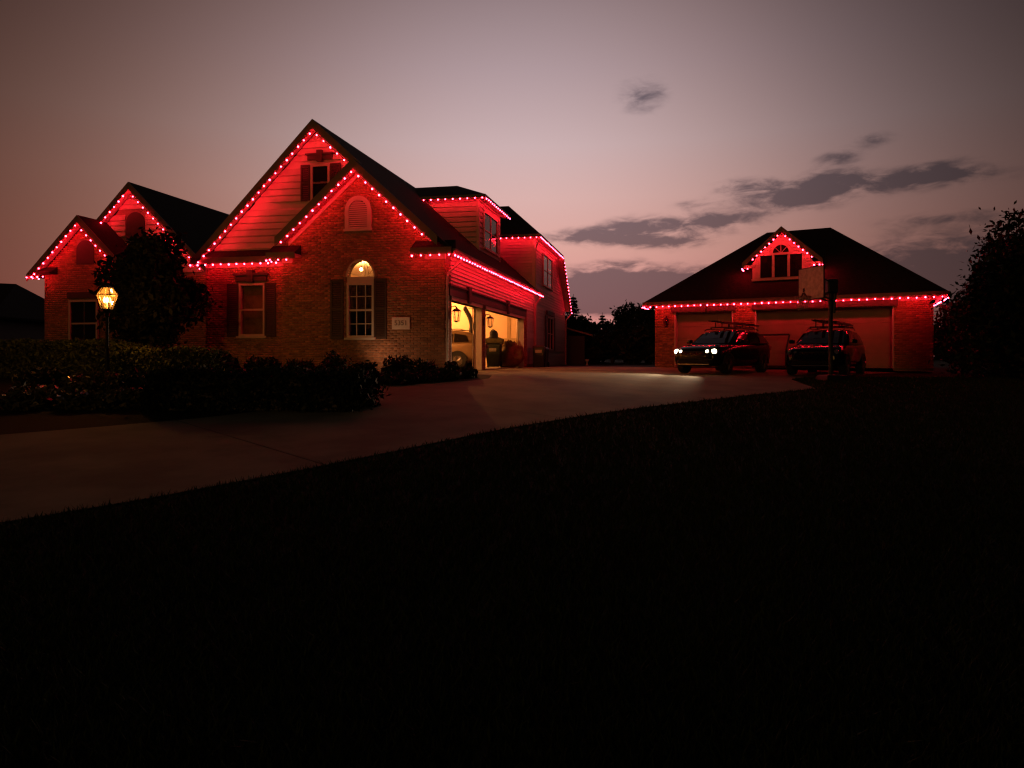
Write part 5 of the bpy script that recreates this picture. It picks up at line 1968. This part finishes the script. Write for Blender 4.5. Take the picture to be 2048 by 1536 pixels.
tb = at_px(305, 19.2)
tree('ornamental_tree', 'dark leafy tree before the house entry beside the lamp', tb, 3.5, (tb[0], tb[1], 1.95), (1.5, 1.2, 1.75), 30000, .085, M['leafdark'], 51, lumps=44, trunk_r=.07)
tb = at_px(2110, 20.0)
tree('broad_tree', 'big black bushy tree at the right frame edge', tb, 5.5, (tb[0], tb[1], 1.7), (3.05, 2.8, 3.0), 95000, .085, M['leaf'], 52, lumps=64)
tb = at_px(1990, 24.5)
tree('broad_tree', 'dark tree filling the gap right of the detached garage', tb, 4, (tb[0], tb[1], 1.0), (1.75, 1.6, 1.9), 42000, .085, M['leaf'], 53, lumps=36)
# far wood closing the horizon all round
rng = np.random.default_rng(77)
nw = 60000
wa = rng.uniform(-1.35, 1.35, nw)
wr = rng.uniform(95, 125, nw)
hmax = 4.2 + 1.2 * np.sin(wa * 23) + .8 * np.sin(wa * 61 + 1) + .6 * np.sin(wa * 131)
wz = -.3 + hmax * rng.uniform(0, 1, nw) ** .7
V, F_ = leaves(np.stack([wr * np.sin(wa), wr * np.cos(wa), wz], 1), .55)
tag(np_mesh('distant_wood', V, F_, M['leaf'], loc=(0, 100, 0), kind='stuff'), 'low dark wood closing the horizon', 'wood')
for i, (px, z, topy, rx, lab) in enumerate((
        (1150, 52, 632, 2.0, 'round dark tree just right of the house end'),
        (1195, 58, 645, 1.9, 'low dark tree under the pink gap in the clouds'),
        (1250, 54, 618, 2.3, 'round dark tree in the middle of the gap'),
        (1295, 50, 612, 2.2, 'dark tree touching the left side of the detached garage'),
        (1110, 60, 628, 2.4, 'dark tree mostly behind the house end'),
        (1225, 47, 668, 1.9, 'low dark bush in front of the tree row'),
        (1275, 45, 660, 1.9, 'low dark bush beside the detached garage wall'),
        (1165, 46, 672, 1.8, 'low dark bush near the house end'))):
    tb = at_px(px, z)
    ht = (716 - topy) / FPX * z
    cz = (ht + tb[2]) / 2 + .15
    tree('round_tree', lab, tb, ht, (tb[0], tb[1], cz), (rx, rx * .9, (ht - tb[2]) / 2 + .2), 6500, .17, M['leaf'], 60 + i, group='trees behind the yard', lumps=20)


def conifer(label, px, z, topy, n, seed, rmax):
    rnd = random.Random(seed)
    tb = at_px(px, z)
    ht = (716 - topy) / FPX * z
    o = thing('spruce_tree', tb, label, 'tree', 'trees behind the yard')
    MB().tube(tb, (tb[0], tb[1], ht), .12, .015, 7).build('trunk', M['bark'], o)
    P_ = []
    L = ht - tb[2]
    br = MB()
    for k in range(n):
        f_ = .12 + .86 * k / n
        z0 = tb[2] + L * f_
        r_ = rmax * (1 - f_) ** .8 + .08
        for j in range(7):
            a_ = j * .9 + k * .6 + rnd.uniform(-.2, .2)
            rr_ = r_ * rnd.uniform(.7, 1.1)
            e_ = Vector((tb[0] + rr_ * math.cos(a_), tb[1] + rr_ * math.sin(a_), z0 - .18 * rr_))
            br.tube((tb[0], tb[1], z0), e_, .02, .006, 4)
            for q in range(14):
                t_ = rnd.uniform(.15, 1)
                P_.append((tb[0] + rr_ * t_ * math.cos(a_) + rnd.uniform(-.06, .06), tb[1] + rr_ * t_ * math.sin(a_) + rnd.uniform(-.06, .06), z0 - .18 * rr_ * t_ + rnd.uniform(-.07, .04)))
    br.build('branches', M['bark'], o)
    V, F_ = leaves(np.array(P_), .09)
    np_mesh('needles', V, F_, M['leaf'], o)


conifer('thin spruce top rising beside the house end', 1147, 48, 588, 22, 5, 1.3)
conifer('little spruce top in the pink gap of the tree line', 1205, 56, 625, 16, 6, 1.0)

# neighbouring house, far left
nh = thing('neighbour_house', P(0, 735, 46), 'dark neighbouring house with hipped roof at the far left', 'house')
c = P(-10, 716, 46)
NF = lambda x, y, z: Vector((c.x + x, c.y + y, z))
MB().box(NF, -7, 2.8, -4, 5, -.45, 2.7).build('wall', M['darktrim'], nh)
rf = MB()
e1 = [NF(-7.5, -4.5, 2.7), NF(3.4, -4.5, 2.7), NF(3.4, 5.5, 2.7), NF(-7.5, 5.5, 2.7)]
ra, rb_ = NF(-3.5, .5, 5.5), NF(1.1, .5, 5.3)
rf.slab([e1[0], e1[1], rb_, ra], .15)
rf.slab([e1[1], e1[2], rb_], .15)
rf.slab([e1[2], e1[3], ra, rb_], .15)
rf.slab([e1[3], e1[0], ra], .15)
rf.build('roof', M['roof'], nh)
for x in (-1.5, 1.0):
    wn = thing('window', NF(x, -4.0, .3), parent=nh)
    MB().box(NF, x - .5, x + .5, -4.04, -4.002, .3, 1.8).build('pane', M['darkglass'], wn)
    MB().box(NF, x - .58, x + .58, -4.07, -4.041, .2, .3).build('sill', M['trim'], wn)
# low shed behind the yard, its eave just catching light
sd = thing('garden_shed', P(1150, 730, 44), 'low dark shed with pale roof edge behind the house end', 'shed')
c2_ = P(1140, 716, 44)
SF = lambda x, y, z: Vector((c2_.x + x, c2_.y + y, z))
MB().box(SF, -1.2, 1.0, 0, 2.2, -.45, 1.5).build('wall', M['black'], sd)
MB().slab([SF(-1.5, -.3, 2.4), SF(1.5, -.3, 1.55), SF(1.5, 2.5, 1.55), SF(-1.5, 2.5, 2.4)], .08).build('roof', M['roof'], sd)
MB().slab([SF(-1.5, -.34, 2.42), SF(1.5, -.34, 1.57), SF(1.5, -.30, 1.57), SF(-1.5, -.30, 2.42)], .12).build('fascia_board', M['fascia'], sd)
up = thing('garden_urn', at_px(1174, 38), 'small pale garden urn at the back of the yard', 'urn')
MB().lathe(at_px(1174, 38), [(.08, 0), (.09, .03), (.04, .06), (.04, .16), (.11, .28), (.13, .34), (.11, .35)], 14).build('bowl', M['white'], up, smooth=True)

# ------------------------------------------------------------------ grass
rng = np.random.default_rng(99)
poly = np.array(drive)


def inside(px, py, pl):
    r = np.zeros(len(px), bool)
    j = len(pl) - 1
    for i in range(len(pl)):
        xi, yi = pl[i]
        xj, yj = pl[j]
        c = ((yi > py) != (yj > py)) & (px < (xj - xi) * (py - yi) / (yj - yi + 1e-12) + xi)
        r ^= c
        j = i
    return r


N = 230000
yy = 1.2 + 20 * rng.random(N) ** 1.5
xx = (rng.random(N) * 2 - 1) * (1.0 + yy * .86)
keep = ~inside(xx, yy, drive) & ~inside(xx, yy, bed_poly)
keep &= ~((yy > 15) & (xx < -1))
xx, yy = xx[keep], yy[keep]
n = len(xx)
zz = gz(xx, yy)
hh = rng.uniform(.035, .085, n)
ww = rng.uniform(.004, .009, n) * (1 + yy * .08)
an = rng.uniform(0, 2 * math.pi, n)
lx, ly = rng.normal(0, .03, n), rng.normal(0, .03, n)
V = np.stack([np.stack([xx - ww * np.cos(an), yy - ww * np.sin(an), zz - .004], 1), np.stack([xx + ww * np.cos(an), yy + ww * np.sin(an), zz - .004], 1),
              np.stack([xx + lx, yy + ly, zz + hh], 1)], 1).reshape(-1, 3)
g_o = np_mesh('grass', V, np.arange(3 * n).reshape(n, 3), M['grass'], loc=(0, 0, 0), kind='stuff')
tag(g_o, 'short dark lawn grass in front of the drive', 'grass')
